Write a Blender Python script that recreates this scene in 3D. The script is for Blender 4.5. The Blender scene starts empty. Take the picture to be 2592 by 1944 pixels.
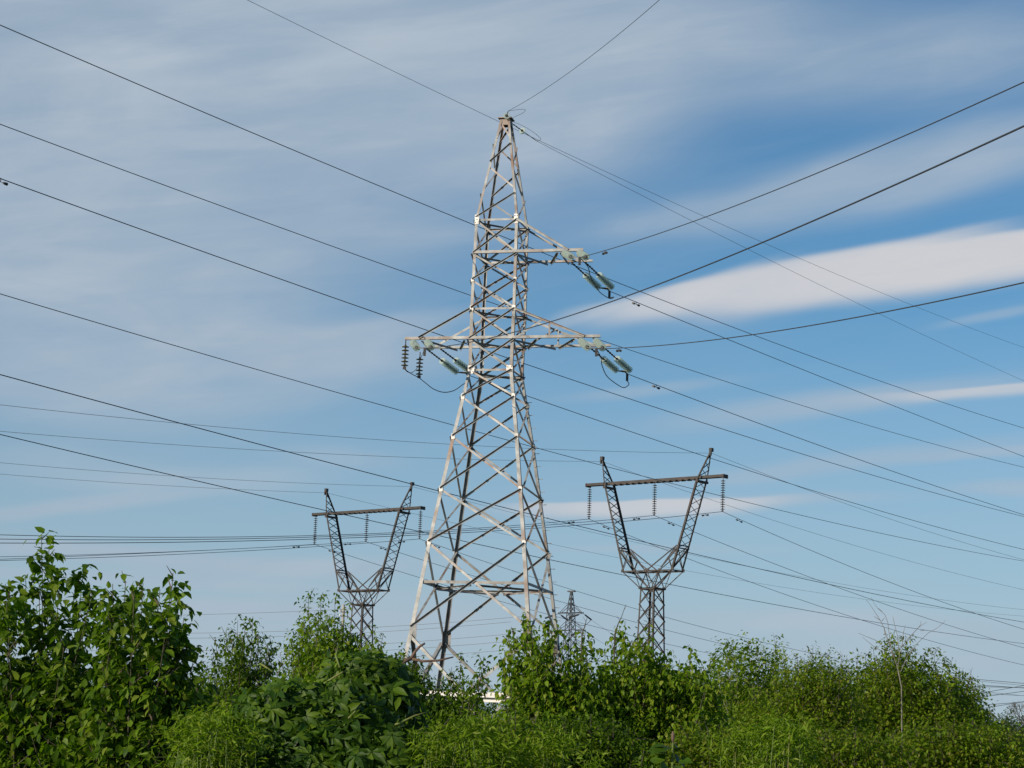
import bpy, math, random
import numpy as np
from mathutils import Vector, Matrix

S = bpy.context.scene
COL = S.collection
rad = math.radians
RND = random.Random(7)
NPR = np.random.default_rng(11)

# ------------------------------------------------------------------ camera
EYE = 1.7
FPX, PITCH, ROLL = 5500.0, 0.1767, 0.0384          # focal length in pixels of a 2592 wide frame
c_, s_ = math.cos(PITCH), math.sin(PITCH)
cr_, sr_ = math.cos(ROLL), math.sin(ROLL)
R0 = Vector((1, 0, 0)); U0 = Vector((0, -s_, c_)); FWD = Vector((0, c_, s_))
RT = cr_ * R0 + sr_ * U0; UP = -sr_ * R0 + cr_ * U0
cam_d = bpy.data.cameras.new("camera"); cam = bpy.data.objects.new("camera", cam_d); COL.objects.link(cam)
cam_d.sensor_width = 36.0; cam_d.lens = FPX / 2592 * 36.0
cam_d.clip_start = 0.1; cam_d.clip_end = 20000
M = Matrix((RT, UP, -FWD)).transposed().to_4x4(); M.translation = Vector((0, 0, EYE))
cam.matrix_world = M
S.camera = cam

def ray(px, py):
    d = FWD + RT * ((px - 1296) / FPX) - UP * ((py - 972) / FPX)
    return d
def at(px, py, Y):
    d = ray(px, py); k = Y / d.y
    return Vector((d.x * k, Y, EYE + d.z * k))
def on_plane(px, py, P, D):
    """sight line meets the vertical plane that holds P and runs along D; returns (s along D, z)"""
    d = ray(px, py)
    a, b, c, e = d.x, -D[0], d.y, -D[1]
    det = a * e - b * c
    k = (P[0] * e - b * P[1]) / det
    s = (a * P[1] - c * P[0]) / det
    return s, EYE + d.z * k
def azel(px, py):
    d = ray(px, py).normalized()
    return math.atan2(d.x, d.y), math.asin(d.z)

# ------------------------------------------------------------------ world, sun, exposure
SUN = Vector((-0.70, -0.66, 0.36)).normalized()
W = bpy.data.worlds.new("World"); S.world = W; W.use_nodes = True
nt = W.node_tree; nt.nodes.clear(); LK = nt.links.new
def N(t, **k):
    n = nt.nodes.new(t)
    for a, b in k.items(): setattr(n, a, b)
    return n
def mth(op, *ins, clamp=False):
    n = N('ShaderNodeMath', operation=op, use_clamp=clamp)
    for i, v in enumerate(ins):
        if isinstance(v, (int, float)): n.inputs[i].default_value = v
        else: LK(v, n.inputs[i])
    return n.outputs[0]
sky = N('ShaderNodeTexSky', sky_type='NISHITA', sun_disc=False)
sky.sun_elevation = math.asin(SUN.z); sky.sun_rotation = math.atan2(SUN.x, SUN.y)
sky.air_density = 1.0; sky.dust_density = 0.6; sky.ozone_density = 2.2; sky.altitude = 100
tc = N('ShaderNodeTexCoord'); sep = N('ShaderNodeSeparateXYZ'); LK(tc.outputs['Generated'], sep.inputs[0])
AZ = mth('ARCTAN2', sep.outputs[0], sep.outputs[1]); EL = mth('ARCSINE', sep.outputs[2])
def noise(u, v, w, scale, detail, rough=0.5, dist=0.0):
    cb = N('ShaderNodeCombineXYZ')
    for i, q in enumerate((u, v, w)):
        if isinstance(q, (int, float)): cb.inputs[i].default_value = q
        else: LK(q, cb.inputs[i])
    n = N('ShaderNodeTexNoise'); n.inputs['Scale'].default_value = scale; n.inputs['Detail'].default_value = detail
    n.inputs['Roughness'].default_value = rough; n.inputs['Distortion'].default_value = dist
    LK(cb.outputs[0], n.inputs['Vector']); return n.outputs['Fac']
TLT = math.tan(rad(9))
ELT = mth('SUBTRACT', EL, mth('MULTIPLY', AZ, TLT))          # streaks climb to the right
w1 = noise(mth('MULTIPLY', AZ, 6), mth('MULTIPLY', ELT, 14), 3.0, 1.0, 3)
w2 = noise(mth('MULTIPLY', AZ, 6), mth('MULTIPLY', ELT, 14), 9.0, 1.0, 3)
AZW = mth('ADD', AZ, mth('MULTIPLY', mth('SUBTRACT', w1, 0.5), 0.05))
ELW = mth('ADD', EL, mth('MULTIPLY', mth('SUBTRACT', w2, 0.5), 0.014))
#       cx    cy    a     b   tilt  strength power  (upper edge sharpness)
CLOUDS = [(300, 260, 1100, 560, 4, .80, 1.6), (900, 60, 800, 260, 2, .66, 1.5), (1180, 270, 360, 190, 10, .62, 1.6), (250, 700, 640, 260, 2, .60, 1.6),
          (1480, 230, 420, 190, 22, .66, 1.5), (1900, 90, 620, 130, -4, .46, 1.4), (2480, 130, 300, 100, 10, .40, 1.3), (2080, 210, 260, 70, 8, .30, 1.3),
          (2330, 420, 560, 92, 12, .74, 1.9), (1860, 505, 420, 44, 15, .45, 1.6), (1000, 600, 260, 40, 4, .35, 1.4),
          (2560, 640, 900, 82, 7, 1.0, 3.2, .9), (2080, 685, 460, 82, 10, .97, 2.6, .8), (1690, 738, 260, 44, 16, .80, 2.0, .4), (1450, 785, 120, 15, 20, .45, 1.8),
          (2140, 1010, 420, 30, 7, .60, 1.5), (2560, 982, 320, 20, 4, .70, 1.6, .6), (1640, 980, 220, 17, 8, .45, 1.4), (1960, 1050, 330, 22, 7, .30, 1.3),
          (2090, 1172, 430, 24, 7, .55, 1.5), (2520, 1150, 280, 14, 4, .55, 1.5), (1640, 1278, 330, 34, 4, .85, 2.2, .9), (1980, 1262, 260, 16, 1, .45, 1.4),
          (2560, 1240, 180, 20, 1, .60, 1.5), (2560, 797, 150, 12, 8, .40, 1.3),
          (1000, 838, 210, 34, 14, .60, 2.0), (860, 900, 300, 84, 6, .70, 2.2), (560, 880, 260, 120, 0, .40, 1.5), (120, 960, 420, 110, -4, .62, 1.6),
          (620, 1010, 330, 30, 4, .30, 1.4), (150, 1290, 300, 20, 11, .68, 1.6), (520, 1215, 300, 34, 5, .42, 1.4), (120, 1180, 260, 60, 0, .32, 1.3), (880, 1160, 160, 26, -4, .30, 1.4),
          (260, 1402, 460, 22, 0, .78, 1.8), (720, 1440, 460, 26, 3, .62, 1.6), (420, 1470, 620, 16, 0, .5, 1.5), (480, 1535, 620, 24, 0, .62, 1.6), (560, 1590, 700, 26, 0, .45, 1.5),
          (1650, 1390, 280, 11, 3, .40, 1.3), (2350, 1590, 420, 34, -2, .50, 1.5), (1900, 1560, 300, 26, 0, .30, 1.3), (500, 1660, 900, 40, 0, .45, 1.3), (1150, 1560, 500, 50, 0, .45, 1.4), (2000, 1640, 900, 60, 0, .40, 1.3), (2380, 1690, 420, 40, 0, .40, 1.3)]
inv = None; inv2 = None
for cx, cy, a, b, tl, stg, pw, *sh in CLOUDS:
    az, el = azel(cx, cy); t = rad(tl) - ROLL * 0.0
    du = mth('SUBTRACT', AZW, az); dv = mth('SUBTRACT', ELW, el)
    A = a / FPX; B = b / FPX
    u = mth('ADD', mth('MULTIPLY', du, math.cos(t) / A), mth('MULTIPLY', dv, math.sin(t) / A))
    v = mth('SUBTRACT', mth('MULTIPLY', dv, math.cos(t) / B), mth('MULTIPLY', du, math.sin(t) / B))
    if sh: v = mth('ADD', v, mth('MULTIPLY', mth('MAXIMUM', mth('SUBTRACT', v, 0.35), 0.0), 2.6 * sh[0]))
    q = mth('ADD', mth('MULTIPLY', u, u), mth('MULTIPLY', v, v))
    g = mth('EXPONENT', mth('MULTIPLY', mth('POWER', q, pw), -0.9))
    # beyond a quarter turn from the view these belong to the far side
    i = mth('SUBTRACT', 1.0, mth('MULTIPLY', g, stg))
    inv = i if inv is None else mth('MULTIPLY', inv, i)
    if sh or stg >= .97: inv2 = i if inv2 is None else mth('MULTIPLY', inv2, i)
D = mth('SUBTRACT', 1.0, inv)
streak = noise(mth('MULTIPLY', AZ, 9), mth('MULTIPLY', ELT, 62), 0.0, 1.0, 7, 0.55, 0.6)
fine = noise(mth('MULTIPLY', AZ, 26), mth('MULTIPLY', ELT, 120), 5.0, 1.0, 6, 0.6, 0.8)
broad = noise(mth('MULTIPLY', AZ, 3), mth('MULTIPLY', ELT, 13), 2.0, 1.0, 5, 0.55, 0.4)
swirl = noise(mth('MULTIPLY', AZ, 9), mth('MULTIPLY', ELT, 24), 7.0, 1.0, 6, 0.52, 0.9)
mod = mth('ADD', 0.47, mth('ADD', mth('MULTIPLY', streak, 0.34), mth('ADD', mth('MULTIPLY', fine, 0.16), mth('MULTIPLY', swirl, 0.50))))
D = mth('MULTIPLY', D, mod)
gen = mth('MULTIPLY', mth('SUBTRACT', mth('ADD', mth('MULTIPLY', broad, .6), mth('MULTIPLY', streak, .5)), 0.50), 1.0, clamp=True)
D = mth('ADD', D, mth('MULTIPLY', gen, 0.45), clamp=True)
# the lowest sky whitens towards the horizon
hz = mth('MULTIPLY', mth('SUBTRACT', 1.0, mth('DIVIDE', mth('MAXIMUM', EL, 0.0), 0.21)), 1.0, clamp=True)
tint = N('ShaderNodeMix', data_type='RGBA', blend_type='MULTIPLY'); tint.inputs[0].default_value = 1
LK(sky.outputs[0], tint.inputs[6]); tint.inputs[7].default_value = (0.52, 0.83, 0.98, 1)
mh = N('ShaderNodeMix', data_type='RGBA'); LK(mth('MULTIPLY', hz, 1.0), mh.inputs[0]); LK(tint.outputs[2], mh.inputs[6]); mh.inputs[7].default_value = (4.1, 4.95, 5.95, 1)
mc = N('ShaderNodeMix', data_type='RGBA'); LK(D, mc.inputs[0]); LK(mh.outputs[2], mc.inputs[6])
cc = N('ShaderNodeMix', data_type='RGBA'); LK(mth('SUBTRACT', 1.0, inv2, clamp=True), cc.inputs[0]); cc.inputs[6].default_value = (3.85, 4.75, 5.75, 1); cc.inputs[7].default_value = (6.1, 6.15, 6.45, 1)
cw = N('ShaderNodeMix', data_type='RGBA'); LK(mth('MULTIPLY', mth('SUBTRACT', mth('ADD', mth('MULTIPLY', swirl, .75), mth('MULTIPLY', streak, .25)), 0.46), 1.3, clamp=True), cw.inputs[0])
LK(cc.outputs[2], cw.inputs[6]); cw.inputs[7].default_value = (5.5, 6.0, 6.6, 1)
LK(cw.outputs[2], mc.inputs[7])
bg = N('ShaderNodeBackground'); bg.inputs['Strength'].default_value = 0.1; LK(mc.outputs[2], bg.inputs['Color'])
wo = N('ShaderNodeOutputWorld'); LK(bg.outputs[0], wo.inputs['Surface'])
SKYTINT = tint; CLOUDMIX = mc

sl = bpy.data.lights.new("sun", 'SUN'); sl.energy = 4.7; sl.angle = rad(0.5); sl.color = (1.0, 0.88, 0.72)
so = bpy.data.objects.new("sun", sl); COL.objects.link(so); so.rotation_euler = SUN.to_track_quat('Z', 'Y').to_euler()
so.location = (0, 0, 60)
S.view_settings.view_transform = 'Standard'; S.view_settings.look = 'None'
S.view_settings.exposure = 0.0; S.view_settings.gamma = 1.0; S.view_settings.use_curve_mapping = False
S.cycles.max_bounces = 6; S.cycles.transparent_max_bounces = 8

# ------------------------------------------------------------------ materials
def new_mat(name):
    m = bpy.data.materials.new(name); m.use_nodes = True; m.node_tree.nodes.clear(); return m, m.node_tree
def metal_mat(name, c1, c2, rust, rust_amt, rough=0.55, metallic=0.35, scale=3.0, cdark=None):
    m, t = new_mat(name); L = t.links.new
    tcn = t.nodes.new('ShaderNodeTexCoord')
    n1 = t.nodes.new('ShaderNodeTexNoise'); n1.inputs['Scale'].default_value = scale; n1.inputs['Detail'].default_value = 8
    n2 = t.nodes.new('ShaderNodeTexNoise'); n2.inputs['Scale'].default_value = scale * 0.35; n2.inputs['Detail'].default_value = 6
    L(tcn.outputs['Object'], n1.inputs[0]); L(tcn.outputs['Object'], n2.inputs[0])
    r1 = t.nodes.new('ShaderNodeValToRGB'); r1.color_ramp.elements[0].color = (*c1, 1); r1.color_ramp.elements[1].color = (*c2, 1)
    r1.color_ramp.elements[0].position = .35; r1.color_ramp.elements[1].position = .68
    L(n1.outputs['Fac'], r1.inputs[0])
    r2 = t.nodes.new('ShaderNodeMapRange'); r2.inputs[1].default_value = 0.62 - rust_amt; r2.inputs[2].default_value = 0.72 - rust_amt * .6
    L(n2.outputs['Fac'], r2.inputs[0])
    oi = t.nodes.new('ShaderNodeObjectInfo')
    mul = t.nodes.new('ShaderNodeMath'); mul.operation = 'MULTIPLY'; L(r2.outputs[0], mul.inputs[0]); L(oi.outputs['Random'], mul.inputs[1])
    mx = t.nodes.new('ShaderNodeMix'); mx.data_type = 'RGBA'; L(mul.outputs[0], mx.inputs[0]); L(r1.outputs[0], mx.inputs[6]); mx.inputs[7].default_value = (*rust, 1)
    p = t.nodes.new('ShaderNodeBsdfPrincipled'); L(mx.outputs[2], p.inputs['Base Color'])
    p.inputs['Roughness'].default_value = rough; p.inputs['Metallic'].default_value = metallic
    bm_ = t.nodes.new('ShaderNodeBump'); bm_.inputs['Strength'].default_value = .15; bm_.inputs['Distance'].default_value = .01; L(n1.outputs['Fac'], bm_.inputs['Height']); L(bm_.outputs[0], p.inputs['Normal'])
    o = t.nodes.new('ShaderNodeOutputMaterial'); L(p.outputs[0], o.inputs[0])
    return m
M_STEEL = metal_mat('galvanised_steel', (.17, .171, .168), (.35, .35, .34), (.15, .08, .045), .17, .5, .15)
M_PLATE = metal_mat('whitish_plate', (.62, .58, .54), (.82, .78, .74), (.30, .22, .17), .10, .5, .05, 14)
M_RUST = metal_mat('brown_rusty_steel', (.040, .034, .031), (.070, .060, .054), (.068, .044, .038), .12, .65, .15)
M_DARK = metal_mat('dark_far_steel', (.05, .055, .065), (.09, .095, .10), (.08, .06, .05), .05, .7, .1)
M_FIT = metal_mat('dark_iron_fitting', (.03, .03, .032), (.08, .078, .075), (.12, .07, .04), .1, .55, .3, 20)
M_WIRE = metal_mat('weathered_aluminium_wire', (.05, .052, .056), (.085, .085, .09), (.06, .05, .04), .05, .6, .4, 30)
M_WIREY = metal_mat('yellowish_steel_wire', (.20, .16, .11), (.30, .24, .17), (.12, .07, .04), .05, .5, .4, 30)  # paler yellowish tone, for the left-hand shield spans and far left wires
M_CONC = metal_mat('grey_concrete', (.28, .27, .25), (.40, .39, .36), (.2, .17, .13), .1, .85, 0, 8)

def glass_mat(name, col, clear, rough):
    m, t = new_mat(name); L = t.links.new
    p = t.nodes.new('ShaderNodeBsdfPrincipled'); p.inputs['Base Color'].default_value = (*col, 1)
    p.inputs['Roughness'].default_value = rough; p.inputs['IOR'].default_value = 1.5; p.inputs['Coat Weight'].default_value = .5
    tl = t.nodes.new('ShaderNodeBsdfTranslucent'); tl.inputs[0].default_value = (*[min(1, c * 1.25) for c in col], 1)
    m1 = t.nodes.new('ShaderNodeMixShader'); m1.inputs[0].default_value = .35; L(p.outputs[0], m1.inputs[1]); L(tl.outputs[0], m1.inputs[2])
    tr = t.nodes.new('ShaderNodeBsdfTransparent'); tr.inputs[0].default_value = (.95, .985, .97, 1)
    mx = t.nodes.new('ShaderNodeMixShader'); mx.inputs[0].default_value = clear; L(m1.outputs[0], mx.inputs[1]); L(tr.outputs[0], mx.inputs[2])
    o = t.nodes.new('ShaderNodeOutputMaterial'); L(mx.outputs[0], o.inputs[0]); return m
M_GLASS = glass_mat('pale_green_glass', (.66, .74, .66), .50, .10)
M_GLASSD = glass_mat('shade_toned_glass', (.24, .22, .12), .05, .25)  # glass discs in shade, the shade put into the colour; shed pane shares it
M_GLASSB = glass_mat('brown_insulator_glass', (.10, .065, .045), .05, .2)

def leaf_mat(name, cols, transl=.40, rough=.5):
    m, t = new_mat(name); L = t.links.new
    g = t.nodes.new('ShaderNodeNewGeometry'); oi = t.nodes.new('ShaderNodeObjectInfo')
    a = t.nodes.new('ShaderNodeMath'); a.operation = 'ADD'; L(g.outputs['Random Per Island'], a.inputs[0]); L(oi.outputs['Random'], a.inputs[1])
    f = t.nodes.new('ShaderNodeMath'); f.operation = 'FRACT'; L(a.outputs[0], f.inputs[0])
    r = t.nodes.new('ShaderNodeValToRGB'); e = r.color_ramp.elements
    e[0].position = 0; e[0].color = (*cols[0], 1); e[1].position = 1; e[1].color = (*cols[-1], 1)
    for i, c in enumerate(cols[1:-1]):
        x = e.new((i + 1) / (len(cols) - 1) ** .9 if False else (i + 1) / (len(cols) - 1)); x.color = (*c, 1)
    L(f.outputs[0], r.inputs[0])
    # slow drift of hue over the plant
    tcn = t.nodes.new('ShaderNodeTexCoord'); n = t.nodes.new('ShaderNodeTexNoise'); n.inputs['Scale'].default_value = 1.6; L(g.outputs['Position'], n.inputs[0])
    hs = t.nodes.new('ShaderNodeHueSaturation'); mr = t.nodes.new('ShaderNodeMapRange'); mr.inputs[3].default_value = .72; mr.inputs[4].default_value = 1.3
    L(n.outputs['Fac'], mr.inputs[0]); L(mr.outputs[0], hs.inputs['Value']); L(r.outputs[0], hs.inputs['Color'])
    p = t.nodes.new('ShaderNodeBsdfPrincipled'); L(hs.outputs[0], p.inputs['Base Color']); p.inputs['Roughness'].default_value = rough
    p.inputs['Specular IOR Level'].default_value = .22
    tr = t.nodes.new('ShaderNodeBsdfTranslucent')
    br = t.nodes.new('ShaderNodeMix'); br.data_type = 'RGBA'; br.blend_type = 'MULTIPLY'; br.inputs[0].default_value = 1; L(hs.outputs[0], br.inputs[6]); br.inputs[7].default_value = (1.7, 1.9, .7, 1)
    L(br.outputs[2], tr.inputs[0])
    mx = t.nodes.new('ShaderNodeMixShader'); mx.inputs[0].default_value = transl; L(p.outputs[0], mx.inputs[1]); L(tr.outputs[0], mx.inputs[2])
    o = t.nodes.new('ShaderNodeOutputMaterial'); L(mx.outputs[0], o.inputs[0]); return m
G = lambda *v: v
L_MULB = leaf_mat('broad_leaf_green', [G(.034, .076, .004), G(.055, .112, .005), G(.085, .158, .007), G(.125, .205, .012), G(.18, .23, .03)])
L_PEAR = leaf_mat('fresh_leaf_green', [G(.058, .118, .004), G(.095, .170, .006), G(.130, .215, .008), G(.175, .255, .014), G(.22, .25, .03)])
L_DARK = leaf_mat('deep_leaf_green', [G(.038, .080, .004), G(.060, .115, .005), G(.088, .155, .007), G(.130, .195, .012)])
L_OLIV = leaf_mat('olive_leaf_green', [G(.060, .112, .004), G(.098, .165, .006), G(.135, .210, .009), G(.175, .240, .014), G(.18, .17, .03)])
L_YELL = leaf_mat('yellow_green_leaf', [G(.085, .150, .006), G(.120, .200, .008), G(.160, .240, .012), G(.20, .25, .03)], .4)
L_CREE = leaf_mat('creeper_leaf_green', [G(.019, .052, .003), G(.031, .073, .004), G(.050, .104, .005), G(.092, .150, .008)], .3, .5)
L_FAR = leaf_mat('far_leaf_green', [G(.055, .090, .030), G(.07, .11, .035), G(.085, .13, .04)])
L_RED = leaf_mat('reddish_young_leaf', [G(.14, .08, .03), G(.12, .10, .03), G(.17, .07, .035)])
M_BARK = metal_mat('brown_bark', (.04, .034, .022), (.085, .072, .045), (.10, .07, .05), .2, .9, 0, 25)
M_BARKG = metal_mat('pale_grey_bark', (.14, .125, .105), (.24, .22, .19), (.12, .09, .06), .15, .85, 0, 25)
M_BARKR = metal_mat('reddish_dead_bark', (.10, .065, .045), (.19, .12, .09), (.10, .06, .04), .2, .85, 0, 25)
M_STEM = metal_mat('yellow_green_stem', (.09, .14, .02), (.15, .20, .04), (.2, .15, .05), .1, .7, 0, 25)

# ------------------------------------------------------------------ object helpers
def tag(o, label=None, cat=None, group=None, kind=None):
    if label: o['label'] = label
    if cat: o['category'] = cat
    if group: o['group'] = group
    if kind: o['kind'] = kind
    return o
def empty(name, loc, label, cat, group=None, rotz=0.0):
    o = bpy.data.objects.new(name, None); COL.objects.link(o); o.location = loc; o.rotation_euler = (0, 0, rotz)
    o.empty_display_size = .3
    return tag(o, label, cat, group)
def mesh_obj(name, verts, faces, mat, parent=None, smooth=False):
    me = bpy.data.meshes.new(name); me.from_pydata([tuple(v) for v in verts], [], faces); me.update()
    if smooth: me.polygons.foreach_set('use_smooth', [True] * len(me.polygons))
    me.materials.append(mat)
    o = bpy.data.objects.new(name, me); COL.objects.link(o)
    if parent: o.parent = parent
    return o
def tri_obj(name, V, T, mat, parent=None):
    """V (n,3) float array, T (m,3) int array"""
    me = bpy.data.meshes.new(name)
    me.vertices.add(len(V)); me.vertices.foreach_set('co', np.ascontiguousarray(V, dtype=np.float32).ravel())
    me.loops.add(len(T) * 3); me.loops.foreach_set('vertex_index', np.ascontiguousarray(T, dtype=np.int32).ravel())
    me.polygons.add(len(T)); me.polygons.foreach_set('loop_start', np.arange(0, len(T) * 3, 3, dtype=np.int32))
    me.update(calc_edges=True); me.validate(); me.materials.append(mat)
    o = bpy.data.objects.new(name, me); COL.objects.link(o)
    if parent: o.parent = parent
    return o
class MB:
    def __init__(s): s.v = []; s.f = []
    def add(s, v, f):
        n = len(s.v); s.v += [tuple(x) for x in v]; s.f += [tuple(i + n for i in q) for q in f]
    def box(s, c, h, ax=None):
        c = Vector(c); ax = ax or (Vector((1, 0, 0)), Vector((0, 1, 0)), Vector((0, 0, 1)))
        v = [c + ax[0] * (h[0] * i) + ax[1] * (h[1] * j) + ax[2] * (h[2] * k) for i in (-1, 1) for j in (-1, 1) for k in (-1, 1)]
        s.add(v, [(0, 1, 3, 2), (4, 6, 7, 5), (0, 4, 5, 1), (2, 3, 7, 6), (0, 2, 6, 4), (1, 5, 7, 3)])
    def tube(s, pts, rs, n=6, cap=True):
        pts = [Vector(p) for p in pts]
        if not hasattr(rs, '__len__'): rs = [rs] * len(pts)
        rings = []; prev = None
        for i, p in enumerate(pts):
            d = (pts[min(i + 1, len(pts) - 1)] - pts[max(i - 1, 0)]).normalized()
            a = prev if prev is not None else (Vector((0, 0, 1)) if abs(d.z) < .9 else Vector((1, 0, 0)))
            a = (a - d * a.dot(d)).normalized(); prev = a; b = d.cross(a)
            rings.append([p + (a * math.cos(2 * math.pi * k / n) + b * math.sin(2 * math.pi * k / n)) * rs[i] for k in range(n)])
        v = [x for r in rings for x in r]; f = []
        for i in range(len(pts) - 1):
            for k in range(n):
                f.append((i * n + k, i * n + (k + 1) % n, (i + 1) * n + (k + 1) % n, (i + 1) * n + k))
        if cap: f.append(tuple(range(n - 1, -1, -1))); f.append(tuple((len(pts) - 1) * n + k for k in range(n)))
        s.add(v, f)
    def angle(s, p0, p1, a, b, w, t=.012):
        p0 = Vector(p0); p1 = Vector(p1); d = (p1 - p0).normalized()
        a = Vector(a); a = (a - d * a.dot(d)).normalized()
        b = Vector(b); b = b - d * b.dot(d); b = (b - a * b.dot(a)).normalized()
        sec = [(0, 0), (w, 0), (w, t), (t, t), (t, w), (0, w)]
        v = [p + a * x + b * y for p in (p0, p1) for x, y in sec]
        f = [(i, (i + 1) % 6, 6 + (i + 1) % 6, 6 + i) for i in range(6)] + [(3, 2, 1, 0), (5, 4, 3, 0), (6, 7, 8, 9), (6, 9, 10, 11)]
        s.add(v, f)
    def lathe(s, prof, n=14, ax='x'):
        v = []; f = []
        for x, r in prof:
            for k in range(n):
                a = 2 * math.pi * k / n; v.append((x, r * math.cos(a), r * math.sin(a)))
        for i in range(len(prof) - 1):
            for k in range(n): f.append((i * n + k, i * n + (k + 1) % n, (i + 1) * n + (k + 1) % n, (i + 1) * n + k))
        s.add(v, f)
    def obj(s, name, mat, parent=None, smooth=False): return mesh_obj(name, s.v, s.f, mat, parent, smooth)
def bar(name, p0, p1, a, b, w, mat, parent, t=.012):
    m = MB(); m.angle(p0, p1, a, b, w, t); return m.obj(name, mat, parent)

# ------------------------------------------------------------------ ground
gm, gt = new_mat('grassy_ground'); L = gt.links.new
gtc = gt.nodes.new('ShaderNodeTexCoord'); gn = gt.nodes.new('ShaderNodeTexNoise'); gn.inputs['Scale'].default_value = .35; gn.inputs['Detail'].default_value = 10
L(gtc.outputs['Object'], gn.inputs[0]); gr = gt.nodes.new('ShaderNodeValToRGB'); gr.color_ramp.elements[0].color = (.035, .06, .015, 1); gr.color_ramp.elements[1].color = (.10, .11, .04, 1)
gr.color_ramp.elements[0].position = .35; gr.color_ramp.elements[1].position = .7
L(gn.outputs['Fac'], gr.inputs[0]); gp = gt.nodes.new('ShaderNodeBsdfPrincipled'); gp.inputs['Roughness'].default_value = .95; L(gr.outputs[0], gp.inputs['Base Color'])
go = gt.nodes.new('ShaderNodeOutputMaterial'); L(gp.outputs[0], go.inputs[0])
def gz(x, y): return 0.10 * math.sin(x * .13 + 1) * math.cos(y * .09) + .04 * math.sin(x * .6) * math.sin(y * .5)
xs = sorted(set([-3000, -1200, -500, -250] + list(range(-120, 121, 3)) + [250, 500, 1200, 3000]))
ys = sorted(set([-2000, -600, -150] + list(range(-30, 211, 3)) + [300, 500, 900, 1800, 4000]))
gv = [(x, y, gz(x, y)) for y in ys for x in xs]
gf = [(j * len(xs) + i, j * len(xs) + i + 1, (j + 1) * len(xs) + i + 1, (j + 1) * len(xs) + i) for j in range(len(ys) - 1) for i in range(len(xs) - 1)]
tag(mesh_obj('ground', gv, gf, gm, smooth=True), 'rough grassy ground under the shrubs and the pylons', kind='structure')

# ------------------------------------------------------------------ the large lattice pylon in front
TX, TY, TH = -0.58418, 77.0, -0.25734
HT = {'K': (1.5976, 19.6378), 'U': (1.6731, 18.3687), 'N': (1.6684, 17.3959), 'M': (1.6719, 16.3429), 'A0': (1.6986, 15.2193),
      'W': (1.6266, 14.1044), 'A': (1.9687, 13.1036), 'B': (2.4275, 11.6289), 'C': (2.986, 9.7203), 'D': (3.525, 7.8096),
      'E': (3.9075, 6.409), 'F': (4.2877, 4.7897)}
HT = {k: (w, z + EYE) for k, (w, z) in HT.items()}
HT['P'] = (0.36, at(1281, 306, 77).z)          # cap of the spire
HT['G'] = (4.95, 2.55 + EYE); HT['Z'] = (6.1, 0.05)
ux = Vector((math.cos(TH), math.sin(TH), 0)); uy = Vector((-math.sin(TH), math.cos(TH), 0))
T0 = Vector((TX, TY, 0))
def tw(l): return T0 + ux * l[0] + uy * l[1] + Vector((0, 0, l[2]))       # local to world
tower = empty('lattice_pylon', (TX, TY, 0), 'tall pale grey lattice pylon with glass insulators on its cross arms, largest and nearest', 'pylon', rotz=TH)
SG = [(-1, -1), (1, -1), (1, 1), (-1, 1)]
def corner(k, lv, dz=0):
    w, z = HT[lv]; return Vector((SG[k][0] * w / 2, SG[k][1] * w / 2, z + dz))
FN = [Vector((0, -1, 0)), Vector((1, 0, 0)), Vector((0, 1, 0)), Vector((-1, 0, 0))]   # face i lies between corners i and i+1
def fbar(name, P, Q, n, w, out=True, mat=None, updown=-1, off=None):
    """bar flat on a face of normal n; flange on top edge sticks out (out) or in"""
    P = Vector(P); Q = Vector(Q); d = (Q - P).normalized(); inp = d.cross(n).normalized()
    if inp.z > 0: inp = -inp                      # points downwards
    if abs(inp.z) < 1e-3 and False: pass
    o = off if off is not None else (.016 if out else -.030)
    base = n * o - inp * (w / 2)
    return bar(name, P + base, Q + base, inp, n if out else -n, w, mat or M_STEEL, tower, .009)
# legs
seq = [('P', 'K', .085), ('K', 'M', .105), ('M', 'W', .115), ('W', 'B', .120), ('B', 'D', .125), ('D', 'F', .130), ('F', 'G', .140), ('G', 'Z', .150)]
for k in range(4):
    sx, sy = SG[k]
    for a, b, w in seq:
        P, Q = corner(k, a), corner(k, b); e = (P - Q).normalized() * (0.004)
        bar('leg', Q + e, P - e, (-sx, 0, 0), (0, -sy, 0), w, M_STEEL, tower, .013)
# X panels
Xp = [('K', 'U', .065), ('U', 'N', .065), ('N', 'M', .065), ('M', 'A0', .065), ('A0', 'W', .07), ('W', 'A', .065), ('A', 'B', .065), ('B', 'C', .07), ('C', 'D', .075), ('D', 'F', .085)]
def shrink(P, Q, e=.03):
    d = (Q - P).normalized() * e; return P + d, Q - d
for a, b, w in Xp:
    for i in range(4):
        l, r = i, (i + 1) % 4
        P, Q = shrink(corner(l, b), corner(r, a)); fbar('brace', P, Q, FN[i], w, True)
        P, Q = shrink(corner(l, a), corner(r, b)); fbar('brace', P, Q, FN[i], w, False)
for lv in ('K', 'M', 'W', 'E'):
    for i in range(4):
        P, Q = shrink(corner(i, lv), corner((i + 1) % 4, lv), .06)
        fbar('horizontal_strut', P, Q, FN[i], .075 if lv != 'E' else .10, False, off=-.048)
for lv, faces in (('U', (1, 3)), ('A0', (1, 3)), ('G', (0, 1, 2, 3))):
    for i in faces:
        P, Q = shrink(corner(i, lv), corner((i + 1) % 4, lv), .06)
        fbar('horizontal_strut', P, Q, FN[i], .075 if lv != 'G' else .17, False, off=-.048, mat=M_PLATE if lv == 'G' else None)
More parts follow.
